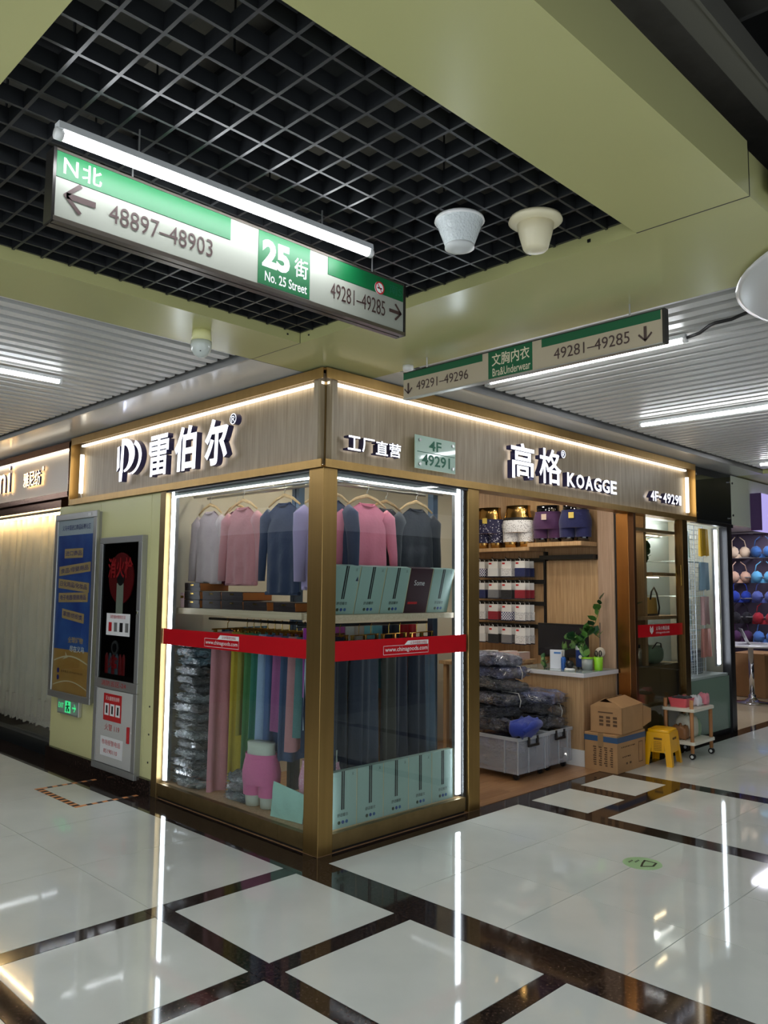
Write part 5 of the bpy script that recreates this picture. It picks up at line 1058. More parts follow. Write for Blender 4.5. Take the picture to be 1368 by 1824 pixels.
for nm, z, a in (('upper', 2.055, 4.34), ('lower', 1.635, 4.34), ('left', 2.055, 3.83)):
    t = thing('niche_fill_light', (a+0.3, 0.3, z), nm+' added slim light strip brightening a niche shelf', 'light strip'); part('diffuser', MB().box(a+0.05, a+0.40, 0.28, 0.30, z-0.008, z), emit('niche_fill_strip', (255, 236, 206), 8.0), t); part('channel', MB().box(a+0.04, a+0.41, 0.27, 0.31, z, z+0.009), GREYM, t)  # strips added to lift the dim niche goods
DKL = [LEAVES[3], LEAVES[0]]
plant((3.98, 0.35, 1.25), [[(3.98, 0.35, 1.40), (3.95, 0.30, 1.52), (3.93, 0.26, 1.62)], [(3.98, 0.35, 1.40), (4.04, 0.30, 1.5), (4.08, 0.26, 1.58)], [(3.98, 0.35, 1.40), (4.02, 0.24, 1.42), (4.05, 0.2, 1.34)], [(3.98, 0.35, 1.40), (3.93, 0.24, 1.42), (3.90, 0.2, 1.33)], [(3.98, 0.35, 1.40), (4.0, 0.28, 1.6), (4.02, 0.24, 1.66)]], 'bushy dark leaved plant behind the glass panel', 0.085, 21, 8, DKL)
pt = thing('plant_pot', (3.98, 0.35, 1.25), 'dark pot of the bushy plant behind the glass', 'pot'); part('wall', MB().lathe([(0.06, 0.0), (0.085, 0.14), (0.08, 0.14), (0.06, 0.02)], (3.98, 0.35, 1.2505), 18), mat('dark_pot', (36, 40, 36), 0.4), pt, smooth=True)
hb = thing('handbag', (4.55, 0.30, 1.25), 'cream and gold bag with a dark handle on the niche shelf', 'bag')
part('body', MB().rings([sqr(0.11, 0.05, 0.0, 0.02), sqr(0.10, 0.045, 0.18, 0.02)]), mat('cream_bag', (214, 180, 104), 0.4), hb, local=True); part('trim', MB().box(-0.112, 0.112, -0.052, 0.052, 0.0, 0.02), BLACK, hb, local=True); part('handle', MB().tube([(-0.06, -0.05, 0.16), (-0.05, -0.06, 0.24), (0.0, -0.06, 0.28), (0.06, -0.06, 0.22), (0.11, -0.06, 0.08), (0.10, -0.055, 0.01)], 0.009, 8), BLACK, hb, local=True, smooth=True)
tv = thing('printed_box', (4.55, 0.33, 1.677), 'pinkish printed box on the upper niche shelf beside a dark plant', 'box'); part('body', MB().box(4.42, 4.72, 0.42, 0.50, 1.677, 1.98), mat('mauve_box', (150, 112, 116), 0.5, noise=0.3, nscale=8, dark=(110, 120, 70)), tv); part('panel', MB().box(4.44, 4.70, 0.416, 0.42, 1.70, 1.96), MATS['mauve_box'], tv)
plant((4.40, 0.30, 1.677), [[(4.40, 0.30, 1.677), (4.40, 0.28, 1.85), (4.40, 0.27, 2.0)], [(4.40, 0.30, 1.677), (4.43, 0.26, 1.80), (4.44, 0.25, 1.92)]], 'tall dark plant on the upper niche shelf', 0.07, 31, 8, DKL)
kt = thing('water_kettle', (4.03, 0.26, 0.781), 'black kettle on the niche counter', 'kettle'); part('body', MB().lathe([(0.07, 0.0), (0.075, 0.02), (0.062, 0.16), (0.04, 0.19)], (4.03, 0.26, 0.781), 18), BLACK, kt, smooth=True); part('handle', MB().tube([(4.09, 0.26, 0.83), (4.14, 0.24, 0.86), (4.14, 0.24, 0.93), (4.08, 0.26, 0.955)], 0.009, 8), BLACK, kt, smooth=True); part('spout', MB().tube([(3.98, 0.25, 0.90), (3.93, 0.24, 0.95)], [0.018, 0.01], 8), BLACK, kt, smooth=True)
gl_ = thing('steel_flask', (4.22, 0.25, 0.781), 'steel flask beside the kettle behind the glass', 'flask'); part('body', MB().lathe([(0.035, 0.0), (0.036, 0.15), (0.02, 0.17)], (4.22, 0.25, 0.781), 14), SILV, gl_, smooth=True); part('cap', MB().lathe([(0.022, 0.165), (0.022, 0.20)], (4.22, 0.25, 0.781), 14), BLACK, gl_, smooth=True)
cu = thing('cushion', (4.58, 0.32, 0.868), 'teal grey cushion bag on the niche counter', 'cushion'); part('body', superpillow(MB(), 0.34, 0.20, 0.17, 421, rough=0.008), cloth('teal_grey_cloth', (122, 158, 146)), cu, smooth=True, local=True)
part('strap', MB().tube([(-0.1, -0.08, 0.06), (-0.03, -0.1, 0.12), (0.05, -0.1, 0.11), (0.1, -0.08, 0.06)], 0.006, 6), BLACK, cu, local=True, smooth=True)

# ================================================================== NEIGHBOUR WINDOW WITH WIRE RACKS
df = thing('dark_sign_panel', (5.48, 0.02, 2.25), 'blank dark glass sign panel right of the oak board', 'sign panel')
part('panel', MB().box(5.005, 5.96, 0.010, 0.03, 2.235, 2.785), mat('dark_glass_panel', (26, 28, 30), 0.04, spec=0.6), df); part('bottom_rail', MB().box(5.005, 5.97, 0.0, 0.06, 2.195, 2.232), BLACK, df)
for x in (5.04, 5.90):
    for z in (2.30, 2.70): part('stud', MB().tube([(x, 0.01, z), (x, -0.008, z)], 0.013, 12), CHROME, df)
w4 = thing('window_4', (5.3, 0.03, 0), 'shop window with wire racks and dark frame', None, kind='structure')
DFR = mat('dark_frame_metal', (44, 42, 44), 0.3, 0.5)
part('pane', MB().box(4.81, 5.80, 0.030, 0.036, 0.60, 2.19), PANE, w4); part('kick_panel', MB().box(4.81, 5.80, 0.026, 0.05, 0.05, 0.60), mat('green_glass_panel', (120, 142, 128), 0.08), w4); part('kick_rail', MB().box(4.88, 5.95, 0.02, 0.08, 0.0, 0.05), BLACK, w4)
part('jamb', MB().box(5.80, 5.875, 0.0, 0.09, 0.0, 2.195), DFR, w4); part('jamb', MB().box(5.885, 5.97, 0.02, 0.12, 0.0, 2.195), mat('bronze_dark', (74, 66, 62), 0.3, 0.6), w4)
part('sill', MB().box(4.88, 5.80, 0.04, 0.75, 0.60, 0.625), mat('white_sill', (230, 232, 230), 0.3), w4); part('back', MB().box(4.99, 5.97, 0.75, 0.78, 0.0, 2.5), mat('pale_back', (196, 206, 204), 0.6), w4); part('head', MB().box(4.88, 5.97, 0.08, 0.75, 2.30, 2.33), WHITE, w4)
t = thing('led_bar', (5.66, 0.09, 0.7), 'upright white light strip in the neighbour window', 'light strip'); part('diffuser', MB().box(5.66, 5.70, 0.07, 0.085, 0.72, 2.16), LED, t); part('channel', MB().box(5.645, 5.715, 0.085, 0.11, 0.70, 2.18), GREYM, t)
t = thing('led_bar', (4.86, 0.12, 0.7), 'added upright strip, hidden by the post, brightening the neighbour window', 'light strip'); part('diffuser', MB().box(4.86, 4.88, 0.12, 0.14, 0.72, 2.16), emit('fill_strip', (238, 244, 255), 14.0), t); part('channel', MB().box(4.84, 4.86, 0.11, 0.15, 0.70, 2.18), GREYM, t)  # fill strip added behind the post to brighten this window
t = thing('led_bar', (5.68, 0.60, 0.7), 'added light strip brightening the back of the neighbour window', 'light strip'); part('diffuser', MB().box(5.05, 5.75, 0.69, 0.72, 2.12, 2.16), emit('fill_strip', (238, 244, 255), 14.0), t); part('channel', MB().box(5.05, 5.75, 0.72, 0.75, 2.11, 2.17), GREYM, t)  # second added fill strip, lights the window goods from behind
WIRE = mat('white_wire', (214, 216, 220), 0.35, 0.3)
def wire_panel(x0, x1, y, z0, z1, label, step=0.05):
    t = thing('wire_rack', ((x0+x1)/2, y, z0), label, 'rack'); nx = int((x1-x0)/step); nz = int((z1-z0)/step)
    q = MB()
    for i in range(nx+1): x = x0+(x1-x0)*i/nx; q.tube([(x, y, z0), (x, y, z1)], 0.0022, 4)
    for j in range(nz+1): z = z0+(z1-z0)*j/nz; q.tube([(x0, y, z), (x1, y, z)], 0.0022, 4)
    o = part('mesh_wires', q, WIRE, t); o['kind'] = 'stuff'
    part('frame', MB().tube([(x0, y, z0), (x0, y, z1), (x1, y, z1), (x1, y, z0)], 0.006, 6), WIRE, t)
wire_panel(4.98, 5.18, 0.10, 0.64, 2.18, 'narrow white wire rack at the left of the neighbour window'); wire_panel(5.24, 5.62, 0.20, 0.64, 2.2, 'wide white wire rack with hung underwear in the neighbour window')
for z, c, nm, pat in ((2.16, (236, 176, 24), 'golden yellow', None), (1.80, (150, 176, 196), 'grey blue', None), (1.44, (206, 158, 156), 'dusty pink', None), (1.10, (226, 146, 132), 'salmon', None)):
    drape('hung_underwear', (5.47, 0.125, z), 0.1, cloth('under_'+nm.replace(' ', '_'), c), nm+' underwear hung on the wide wire rack', 'underwear', 0.22, 0.29, 0.05, 2, 0.012, 1.05, seed=int(z*100))
for z, c, nm in ((2.12, (196, 220, 196), 'mint'), (1.78, (196, 204, 196), 'pale sage'), (1.42, (120, 150, 130), 'moss'), (1.06, (120, 136, 166), 'dusk blue')):
    drape('hung_underwear', (5.10, 0.16, z), 0.2, cloth('under_'+nm.replace(' ', '_'), c), nm+' underwear hung on the narrow wire rack', 'underwear', 0.16, 0.28, 0.06, 2, 0.012, 1.05, seed=int(z*100)+3)
for z in (1.86, 1.50, 1.14): solo('glass_shelf', MB().box(4.95, 5.6, 0.16, 0.55, z-0.06, z-0.052), mat('shelf_glass', (206, 226, 222), 0.1), ('upper', 'middle', 'lower')[int(round((1.86-z)/0.36))]+' pale glass shelf in the neighbour window', 'shelf', (5.3, 0.35, z-0.06))
gb = thing('grey_bin', (5.46, 0.26, 0.626), 'grey box standing at the foot of the wire rack', 'box'); part('body', MB().box(5.40, 5.55, 0.20, 0.32, 0.626, 0.86), mat('box_grey', (128, 130, 132), 0.5), gb, bev=0.004); part('lid', MB().box(5.395, 5.555, 0.195, 0.325, 0.862, 0.875), GREYM, gb)

# ================================================================== BRA SHOP AT THE RIGHT EDGE
bf = thing('shop_fascia', (6.9, 0.05, 2.25), 'blank greenish white sign panels over the bra shop', 'shop sign')
GWP = mat('green_white_panel', (206, 212, 196), 0.2)
for a, b in ((5.985, 6.50), (6.50, 7.3), (7.3, 8.3)): part('panel', MB().box(a+0.003, b-0.003, 0.02, 0.05, 2.235, 2.785), GWP, bf)
for x, z in ((6.03, 2.34), (6.03, 2.70)): part('rivet', MB().tube([(x, 0.02, z), (x, 0.012, z)], 0.012, 10), BLACK, bf)
pb = thing('lightbox', (7.0, -0.02, 2.2), 'lilac light box hung in front of the bra shop sign', 'light box')
part('side', MB().box(6.53, 6.56, -0.10, 0.015, 2.20, 2.63), mat('purple_side', (70, 40, 92), 0.3), pb); part('face', MB().box(6.56, 7.6, -0.10, 0.015, 2.20, 2.63), emit('lilac_face', (150, 140, 196), 0.5), pb)
struct('wall_bra_shop', MB().box(5.97, 12, 1.62, 1.70, 0, 2.6), mat('mauve_wall', (96, 86, 104), 0.7), (9, 1.66, 0), 'mauve display wall of the bra shop'); struct('ceiling_bra_shop', MB().box(5.97, 12, 0.06, 1.62, 2.42, 2.46), WHITE, (9, 0.8, 2.42)); struct('wall_bra_side', MB().box(5.972, 6.0, 0.12, 1.62, 0, 2.4), SHW, (5.98, 0.9, 0))
for i, x in enumerate((7.2, 9.0, 10.8)):
    t = thing('panel_light', (x, 0.8, 2.42), ORD[i]+' flat ceiling light of the bra shop', 'lamp', 'ceiling lights of the bra shop'); part('diffuser', MB().box(x-0.5, x+0.5, 0.7, 0.9, 2.412, 2.416), emit('bra_light', (240, 240, 255), 10.0), t); part('frame', MB().box(x-0.52, x+0.52, 0.68, 0.92, 2.416, 2.42), WHITE, t)
def bra(loc, m, label, w=0.34, m2=None):
    o = thing('bra', loc, label, 'bra'); k = w/2
    for s in (-1, 1):
        q = MB(); q.grid(10, 8, lambda a, b, s=s: (s*k*0.5+k*0.46*math.sin(PI*(b*0.98)/2)*math.cos(2*PI*a), -0.075*math.cos(PI*(b*0.98)/2)-0.01, k*0.46*math.sin(PI*(b*0.98)/2)*math.sin(2*PI*a)*1.05))
        part('cup', q, m, o, smooth=True, local=True)
        part('strap', MB().tube([(s*k*0.62, -0.02, k*0.40), (s*k*0.55, 0.0, k*0.95), (s*k*0.2, 0.02, k*1.25)], 0.008, 6), m2 or m, o, smooth=True, local=True)
    part('band', MB().grid(14, 3, lambda a, b: ((a*2-1)*k*1.08, -0.012+0.05*(a*2-1)**2, -k*0.5+b*k*0.34)), m2 or m, o, smooth=True, local=True)
    part('hook', MB().tube([(0, 0.02, k*1.2), (0, 0.0, k*1.45), (0.02, 0.0, k*1.5)], 0.005, 6), BLACK, o, local=True)
    return o
BR = [('beige', (214, 190, 160)), ('deep blue', (22, 70, 124)), ('sky blue', (84, 158, 196)), ('cobalt', (30, 62, 170)), ('denim blue', (78, 92, 160)), ('black', (30, 28, 36)), ('scarlet', (170, 28, 46)), ('cornflower', (84, 134, 216)), ('nude', (206, 166, 140)), ('teal', (34, 110, 140)), ('coral', (226, 110, 90)), ('plum', (90, 50, 96))]
rowz = [2.10, 1.72, 1.42, 1.10, 0.82]
lay = [['beige', 'deep blue', 'coral'], ['nude', 'sky blue', 'teal'], ['cobalt', 'denim blue', 'plum'], ['black', 'scarlet', 'cobalt'], ['plum', 'cornflower', 'black']]
D = dict(BR); rown5 = ['top', 'second', 'third', 'fourth', 'bottom']
struct('wall_bra_display', MB().box(9.78, 9.84, 0.06, 1.62, 0, 2.42), mat('plum_wall', (74, 64, 82), 0.7), (9.8, 0.8, 0), 'dark mauve display wall hung with bras')
for r, z in enumerate(rowz):
    for c, y in enumerate((1.36, 1.00, 0.62)):
        o = bra((9.62, y, z), cloth('bra_'+lay[r][c].replace(' ', '_'), D[lay[r][c]]), lay[r][c]+' bra, '+ORD[c]+' from the left in the '+rown5[r]+' row of the bra shop', 0.37)
        o.rotation_euler = (0, 0, -PI/2 + (0.9 if c == 0 else 0.0))
    o = thing('display_rail', (9.7, 0.9, z+0.27), rown5[r]+' rail on the display wall of the bra shop', 'rail'); part('rod', MB().tube([(9.62, 0.3, z+0.29), (9.62, 1.55, z+0.29)], 0.010, 8), SILV, o)
    for y in (0.4, 1.2): part('bracket', MB().box(9.62, 9.78, y-0.01, y+0.01, z+0.28, z+0.30), SILV, o)
tb2 = thing('bar_table', (8.30, 0.73, 0), 'round white bar table with chrome column in the bra shop', 'table')
part('top', MB().lathe([(0.44, 0.76), (0.45, 0.77), (0.45, 0.785), (0.44, 0.79)], (8.30, 0.73, 0), 40), mat('white_top', (226, 226, 226), 0.25), tb2); part('column', MB().lathe([(0.034, 0.06), (0.034, 0.76)], (8.30, 0.73, 0), 18), CHROME, tb2, smooth=True); part('base', MB().lathe([(0.22, 0.0), (0.22, 0.01), (0.10, 0.03), (0.045, 0.07), (0.05, 0.10), (0.035, 0.12)], (8.30, 0.73, 0.004), 30), CHROME, tb2, smooth=True)
lt = thing('laptop', (8.24, 0.62, 0.791), 'grey laptop standing open on the bar table', 'laptop', rz=0.5); part('base', MB().box(-0.16, 0.16, -0.10, 0.11, 0.0, 0.014), SILV, lt, local=True); part('screen', MB().add([(-0.16, 0.11, 0.014), (0.16, 0.11, 0.014), (0.16, 0.20, 0.21), (-0.16, 0.20, 0.21), (-0.16, 0.118, 0.012), (0.16, 0.118, 0.012), (0.16, 0.208, 0.208), (-0.16, 0.208, 0.208)], [(0, 1, 2, 3), (7, 6, 5, 4), (0, 4, 5, 1), (2, 6, 7, 3), (1, 5, 6, 2), (0, 3, 7, 4)]), SILV, lt, local=True)
pcup = thing('paper_cup', (8.32, 0.45, 0.791), 'white paper cup at the edge of the bar table', 'cup'); part('wall', MB().lathe([(0.028, 0.0), (0.038, 0.10), (0.035, 0.10), (0.026, 0.006)], (8.32, 0.45, 0.791), 16), WHITE, pcup, smooth=True)
cb2 = thing('cardboard_box', (9.15, 0.95, 0.004), 'brown carton under the bar table in the bra shop', 'box'); part('body', MB().box(8.85, 9.5, 0.75, 1.2, 0.004, 0.62), CARD, cb2, bev=0.004); part('flap', MB().box(8.85, 9.5, 0.70, 0.76, 0.60, 0.625), CARD, cb2)
for k in range(10):
    x, y, z = 8.7+0.13*(k % 5)+0.02*k, 1.30+0.05*(k % 2), 0.09+0.14*(k//5)
    o = thing('goods_bundle', (x-0.05, y, z), ORD[k]+' bundle of the jumble on the bra shop floor', 'bundle', 'jumbled bundles in the bra shop'); part('cloth', superpillow(MB(), 0.22, 0.18, 0.16, 500+k, 14, 8, rough=0.02), cloth('bundle_%d' % (k % 5), ((196, 120, 130), (70, 60, 80), (60, 76, 130), (214, 210, 206), (110, 90, 84))[k % 5]), o, smooth=True, local=True)
# ================================================================== CURTAIN SHOP, LEFT EDGE
w5 = thing('window_5', (0.06, 5, 0.1), 'large curtain shop window at the left edge', None, kind='structure')
part('pane', MB().box(0.060, 0.066, 3.66, 6.9, 0.12, 2.28), PANE, w5); part('kerb', MB().box(0.02, 0.12, 3.64, 6.9, 0.0, 0.12), mat('dark_slate', (30, 34, 36), 0.3), w5); part('head', MB().box(0.02, 0.16, 3.64, 6.9, 2.20, 2.28), MATS['bronze_frame'], w5)
struct('wall_curtain_back', MB().box(1.3, 1.4, 3.6, 7, 0, 2.8), mat('warm_wall', (206, 180, 140), 0.7), (1.35, 5, 0)); struct('wall_curtain_side', MB().box(0.10, 1.35, 3.60, 3.645, 0, 2.8), MATS['warm_wall'], (0.7, 3.62, 0)); struct('wall_curtain_end', MB().box(-0.2, 1.4, 6.9, 7.0, 0, 2.8), MATS['warm_wall'], (0.6, 6.95, 0)); struct('ceiling_curtain_shop', MB().box(0.07, 1.4, 3.6, 7, 2.60, 2.64), WHITE, (0.7, 5, 2.6))
tl_ = thing('light_strip', (0.3, 5, 2.5), 'warm light strip above the sheer curtain', 'light strip'); part('diffuser', MB().box(0.115, 0.135, 3.70, 6.8, 2.165, 2.18), emit('warm_strip', (255, 216, 156), 16.0), tl_); part('channel', MB().box(0.11, 0.14, 3.70, 6.8, 2.18, 2.198), WHITE, tl_)
cur = thing('sheer_curtain', (0.2, 4.6, 0.14), 'cream sheer curtain with ruffled hem in the left shop window', 'curtain')
SHEER = mat('sheer_cream', (232, 222, 204), 0.8, noise=0.12, nscale=4, sheen=0.3)
def cf(a, b):
    y = 3.70+3.1*a; z = 2.24-b*2.0; return (0.20+0.028*math.sin(2*PI*y/0.16+0.6*math.sin(9*y))+0.01*math.sin(31*y)*b, y+0.02*math.sin(2*PI*y/0.16+1.2), z)
part('cloth', MB().grid(320, 10, cf), SHEER, cur, smooth=True); part('ruffle', MB().grid(420, 8, lambda a, b: (0.19+0.035*math.sin(2*PI*(3.70+3.1*a)/0.16)+0.012*math.sin(2*PI*a*160)*b, 3.70+3.1*a, 0.42-0.24*b+0.01*math.sin(2*PI*a*90)*b)), mat('ruffle_cream', (226, 214, 200), 0.85, bump=0.6, bscale=90), cur, smooth=True); part('rod', MB().tube([(0.2, 3.68, 2.25), (0.2, 6.8, 2.25)], 0.012, 8), GOLDM, cur)

# ================================================================== POSTER, EXIT SIGN, HYDRANT CABINET
po = thing('poster_case', (0.0, 3.2, 0.54), 'silver framed blue and gold poster case on the olive wall', 'poster')
y0, y1, z0, z1, xf = 2.795, 3.605, 0.54, 2.12, -0.035
part('back', MB().box(xf+0.012, 0.012, y0+0.01, y1-0.01, z0+0.01, z1-0.01), GREYM, po)
for a in ((y0, y1, z0, z0+0.055), (y0, y1, z1-0.055, z1), (y0, y0+0.06, z0+0.055, z1-0.055), (y1-0.06, y1, z0+0.055, z1-0.055)): part('frame_bar', MB().box(xf-0.004, xf+0.02, *a), SILV, po, bev=0.004)
ya, yb_, za, zb_ = y0+0.06, y1-0.06, z0+0.055, z1-0.055; hh = zb_-za; wd = yb_-ya
def sheet(nm, ua, ub, va, vb, m, d=0.0): return part(nm, MB().box(xf+0.009-d, xf+0.0095, yb_-wd*ub, yb_-wd*ua, za+hh*va, za+hh*vb), m, po)
sheet('print', 0, 1, 0, 0.245, mat('poster_gold', (204, 160, 92), 0.35, noise=0.25, nscale=5, dark=(186, 132, 62))); sheet('print', 0, 1, 0.245, 0.91, mat('poster_blue', (38, 52, 140), 0.35, noise=0.5, nscale=3, dark=(70, 112, 186))); sheet('print', 0, 1, 0.91, 1.0, mat('poster_white', (206, 212, 222), 0.35))
NVP = mat('navy_print', (34, 40, 130), 0.4); RIB_ = mat('poster_ribbon', (206, 170, 116), 0.4)
def pt_(s, u, v, w, h, m, bold=0.0, d=0.0005): return lettering('lettering', s, (xf+0.0085-d, yb_-wd*u, za+hh*v), wd*w, hh*h, YL, m, po, bold=bold)
pt_('义乌中国进口商品城孵化区', 0.10, 0.938, 0.80, 0.032, NVP, 0.01)
for i, (u, v, w, s, dv) in enumerate(((0.2, 0.775, 0.52, '进口商品', 0.0), (0.06, 0.67, 0.88, '食品/母婴用品', 0.025), (0.06, 0.60, 0.86, '日化用品/化妆品', -0.025), (0.08, 0.515, 0.82, '电子电器/厨房用品', 0.008), (0.20, 0.425, 0.62, '家居/纺织类', -0.025))):
    q = MB(); xx = xf+0.0078
    q.add([(xx, yb_-wd*u, za+hh*v), (xx, yb_-wd*(u+w), za+hh*(v+dv)), (xx, yb_-wd*(u+w), za+hh*(v+dv+0.055)), (xx, yb_-wd*u, za+hh*(v+0.055))], [(0, 1, 2, 3)]); part('ribbon', q, RIB_, po)
    r_ = (YL*(wd*w)+ZU*(hh*dv)).normalized(); lettering('lettering', s, Vector((xf+0.007, yb_-wd*(u+0.06*w), za+hh*(v+0.013))), wd*w*0.88, hh*0.03, r_, NVP, po, bold=0.006)
pt_('全球好物', 0.40, 0.285, 0.42, 0.036, RIB_, 0.02, 0.001); pt_('尽在义乌', 0.46, 0.235, 0.40, 0.036, WPRINT, 0.02, 0.001)
for k in range(2): part('icon', MB().tube([(xf+0.0085, yb_-wd*0.16, za+hh*(0.12-0.04*k)), (xf+0.007, yb_-wd*0.16, za+hh*(0.12-0.04*k))], 0.022, 16), NVP, po)
pt_('咨询电话 0579-85190100', 0.23, 0.112, 0.62, 0.014, CARDD); 
for k in range(2): part('swoosh', MB().add([p for i in range(13) for p in ((xf+0.0082, yb_-wd*(0.02+0.96*i/12), za+hh*((0.17, 0.03)[k]+0.035*math.sin(PI*i/12))), (xf+0.0082, yb_-wd*(0.02+0.96*i/12), za+hh*((0.178, 0.036)[k]+0.035*math.sin(PI*i/12))))], [(2*i, 2*i+2, 2*i+3, 2*i+1) for i in range(12)]), mat('cream_print2', (236, 220, 186), 0.4), po)
part('plane_emblem', MB().add([(xf+0.008, yb_-wd*0.26, za+hh*0.185), (xf+0.008, yb_-wd*0.42, za+hh*0.20), (xf+0.008, yb_-wd*0.34, za+hh*0.235), (xf+0.008, yb_-wd*0.36, za+hh*0.205)], [(0, 1, 3), (1, 2, 3)]), MATS['cream_print2'], po)
part('cover', MB().box(xf+0.002, xf+0.004, ya, yb_, za, zb_), PANE, po); part('lock', MB().box(xf-0.006, xf-0.004, y0+0.10, y0+0.16, z1-0.04, z1-0.015), WHITE, po)
ex = thing('exit_sign', (0.0, 3.23, 0.42), 'low green lit exit sign below the poster', 'exit sign')
part('case', MB().box(-0.02, 0.012, 3.025, 3.435, 0.412, 0.545), SILV, ex, bev=0.004); EXG = emit('exit_green', (60, 214, 130), 0.30)
part('face', MB().box(-0.0215, -0.02, 3.04, 3.42, 0.425, 0.532), mat('exit_face', (150, 176, 160), 0.4), ex)
lettering('lettering', 'EXIT', (-0.0225, 3.405, 0.462), 0.10, 0.042, YL, EXG, ex, bold=0.01); part('figure_panel', MB().box(-0.0225, -0.0215, 3.17, 3.275, 0.432, 0.528), EXG, ex)
GD = mat('exit_dark', (20, 90, 56), 0.5)
for a in ((3.215, 3.235, 0.500, 0.518), (3.21, 3.24, 0.465, 0.495), (3.235, 3.262, 0.478, 0.486), (3.185, 3.21, 0.484, 0.492), (3.232, 3.252, 0.440, 0.466), (3.192, 3.218, 0.445, 0.468)): part('figure', MB().box(-0.0235, -0.0225, *a), GD, ex)
arrow('arrow', ex, (-0.0225, 3.10, 0.48), YL, 0.07, 0, EXG, 0.2)
hy = thing('hydrant_cabinet', (0.0, 2.38, 0.075), 'tall grey fire hydrant cabinet with a glass door', 'cabinet')
a0, a1, xb_ = 2.035, 2.725, -0.03
part('case', MB().box(xb_+0.012, 0.30 if False else 0.011, a0, a1, 0.075, 1.885), GREYM, hy)
for a in ((a0, a1, 1.835, 1.885), (a0, a1, 0.70, 0.775), (a0, a0+0.055, 0.775, 1.835), (a1-0.055, a1, 0.775, 1.835), (a0, a0+0.055, 0.125, 0.70), (a1-0.055, a1, 0.125, 0.70), (a0, a1, 0.075, 0.125)): part('frame_bar', MB().box(xb_-0.006, xb_+0.016, *a), GREYM, hy, bev=0.004)
part('backplate', MB().box(xb_+0.012, xb_+0.014, a0+0.05, a1-0.05, 0.775, 1.835), mat('cabinet_dark', (34, 34, 36), 0.5), hy)
gd = part('glass_door', MB().box(xb_-0.003, xb_-0.001, a0+0.055, a1-0.055, 0.775, 1.835), glass('cabinet_glass', (0.75, 0.77, 0.78), base=0.05), hy); part('lock', MB().tube([(xb_-0.006, a0+0.028, 1.30), (xb_-0.02, a0+0.028, 1.30)], 0.014, 12), CHROME, gd)
dr = part('lower_door', MB().box(xb_-0.004, xb_+0.008, a0+0.06, a1-0.06, 0.13, 0.695), mat('door_grey', (196, 196, 192), 0.4), hy, bev=0.003); hn = part('handle', MB().box(xb_-0.016, xb_-0.004, a0+0.085, a0+0.115, 0.33, 0.45), RED, dr, bev=0.003)
rx_ = xb_+0.0115; HR = mat('hose_red', (168, 26, 30), 0.5)
part('hose_reel', MB().tube([(rx_-0.002, 2.36, 1.56), (rx_-0.010, 2.36, 1.56)], 0.20, 32), HR, hy); part('reel_hub', MB().tube([(rx_-0.010, 2.36, 1.56), (rx_-0.013, 2.36, 1.56)], 0.06, 20), BLACK, hy); part('paper', MB().box(rx_-0.0125, rx_-0.0115, 2.31, 2.42, 1.26, 1.52), mat('pale_paper', (206, 214, 186), 0.6), hy)
lettering('lettering', '消火栓', (rx_-0.0135, 2.57, 1.56), 0.40, 0.16, YL, REDP, hy, bold=0.02)
part('valve', MB().tube([(rx_-0.002, 2.42, 1.02), (rx_-0.011, 2.42, 1.02)], 0.055, 20), SILV, hy); part('valve_hole', MB().tube([(rx_-0.011, 2.42, 1.02), (rx_-0.012, 2.42, 1.02)], 0.035, 20), BLACK, hy)
lettering('lettering', '火警', (rx_-0.0125, 2.50, 0.86), 0.14, 0.09, YL, REDP, hy, bold=0.02)
for k in range(6): part('extinguisher', MB().lathe([(0.022, 0.0), (0.024, 0.01), (0.024, 0.13), (0.010, 0.16)], (rx_+0.0, 2.56-0.055*k, 0.815), 10, sx=0.45), (HR, mat('bluegrey_can', (96, 120, 130), 0.4))[k % 2 if k < 4 else 0], hy, smooth=True)
nt_ = part('notice', MB().box(xb_-0.0045, xb_-0.003, 2.18, 2.56, 1.115, 1.285), WC, hy); lettering('lettering', '消防器材使用方法', (xb_-0.0055, 2.50, 1.245), 0.25, 0.028, YL, REDP, nt_)
for k in range(4): part('pictogram', MB().box(xb_-0.0055, xb_-0.0045, 2.47-0.09*k, 2.52-0.09*k, 1.145, 1.215), (REDP, GREYM, BLACK, GREYM)[k], nt_)
lettering('lettering', '消防五区-24', (xb_-0.0072, 2.60, 0.722), 0.40, 0.042, YL, REDP, hy)
rsn = part('red_notice', MB().box(xb_-0.0055, xb_-0.004, 2.26, 2.55, 0.46, 0.665), REDP, hy); lettering('lettering', '灭火器使用说明', (xb_-0.0065, 2.515, 0.615), 0.22, 0.032, YL, WPRINT, rsn)
for k in range(3): part('pictogram', MB().box(xb_-0.0065, xb_-0.0055, 2.46-0.09*k, 2.53-0.09*k, 0.50, 0.59), WPRINT, rsn); part('pictogram_figure', MB().box(xb_-0.0075, xb_-0.0065, 2.48-0.09*k, 2.505-0.09*k, 0.515, 0.575), BLACK, rsn)
lettering('lettering', '火警 119', (xb_-0.0048, 2.52, 0.385), 0.24, 0.05, YL, REDP, hy)
wn = part('white_notice', MB().box(xb_-0.0055, xb_-0.004, 2.22, 2.58, 0.19, 0.335), WC, hy); lettering('lettering', '市场报警电话', (xb_-0.0065, 2.555, 0.275), 0.30, 0.04, YL, REDP, wn); lettering('lettering', '85190110', (xb_-0.0065, 2.52, 0.215), 0.22, 0.03, YL, REDP, wn)
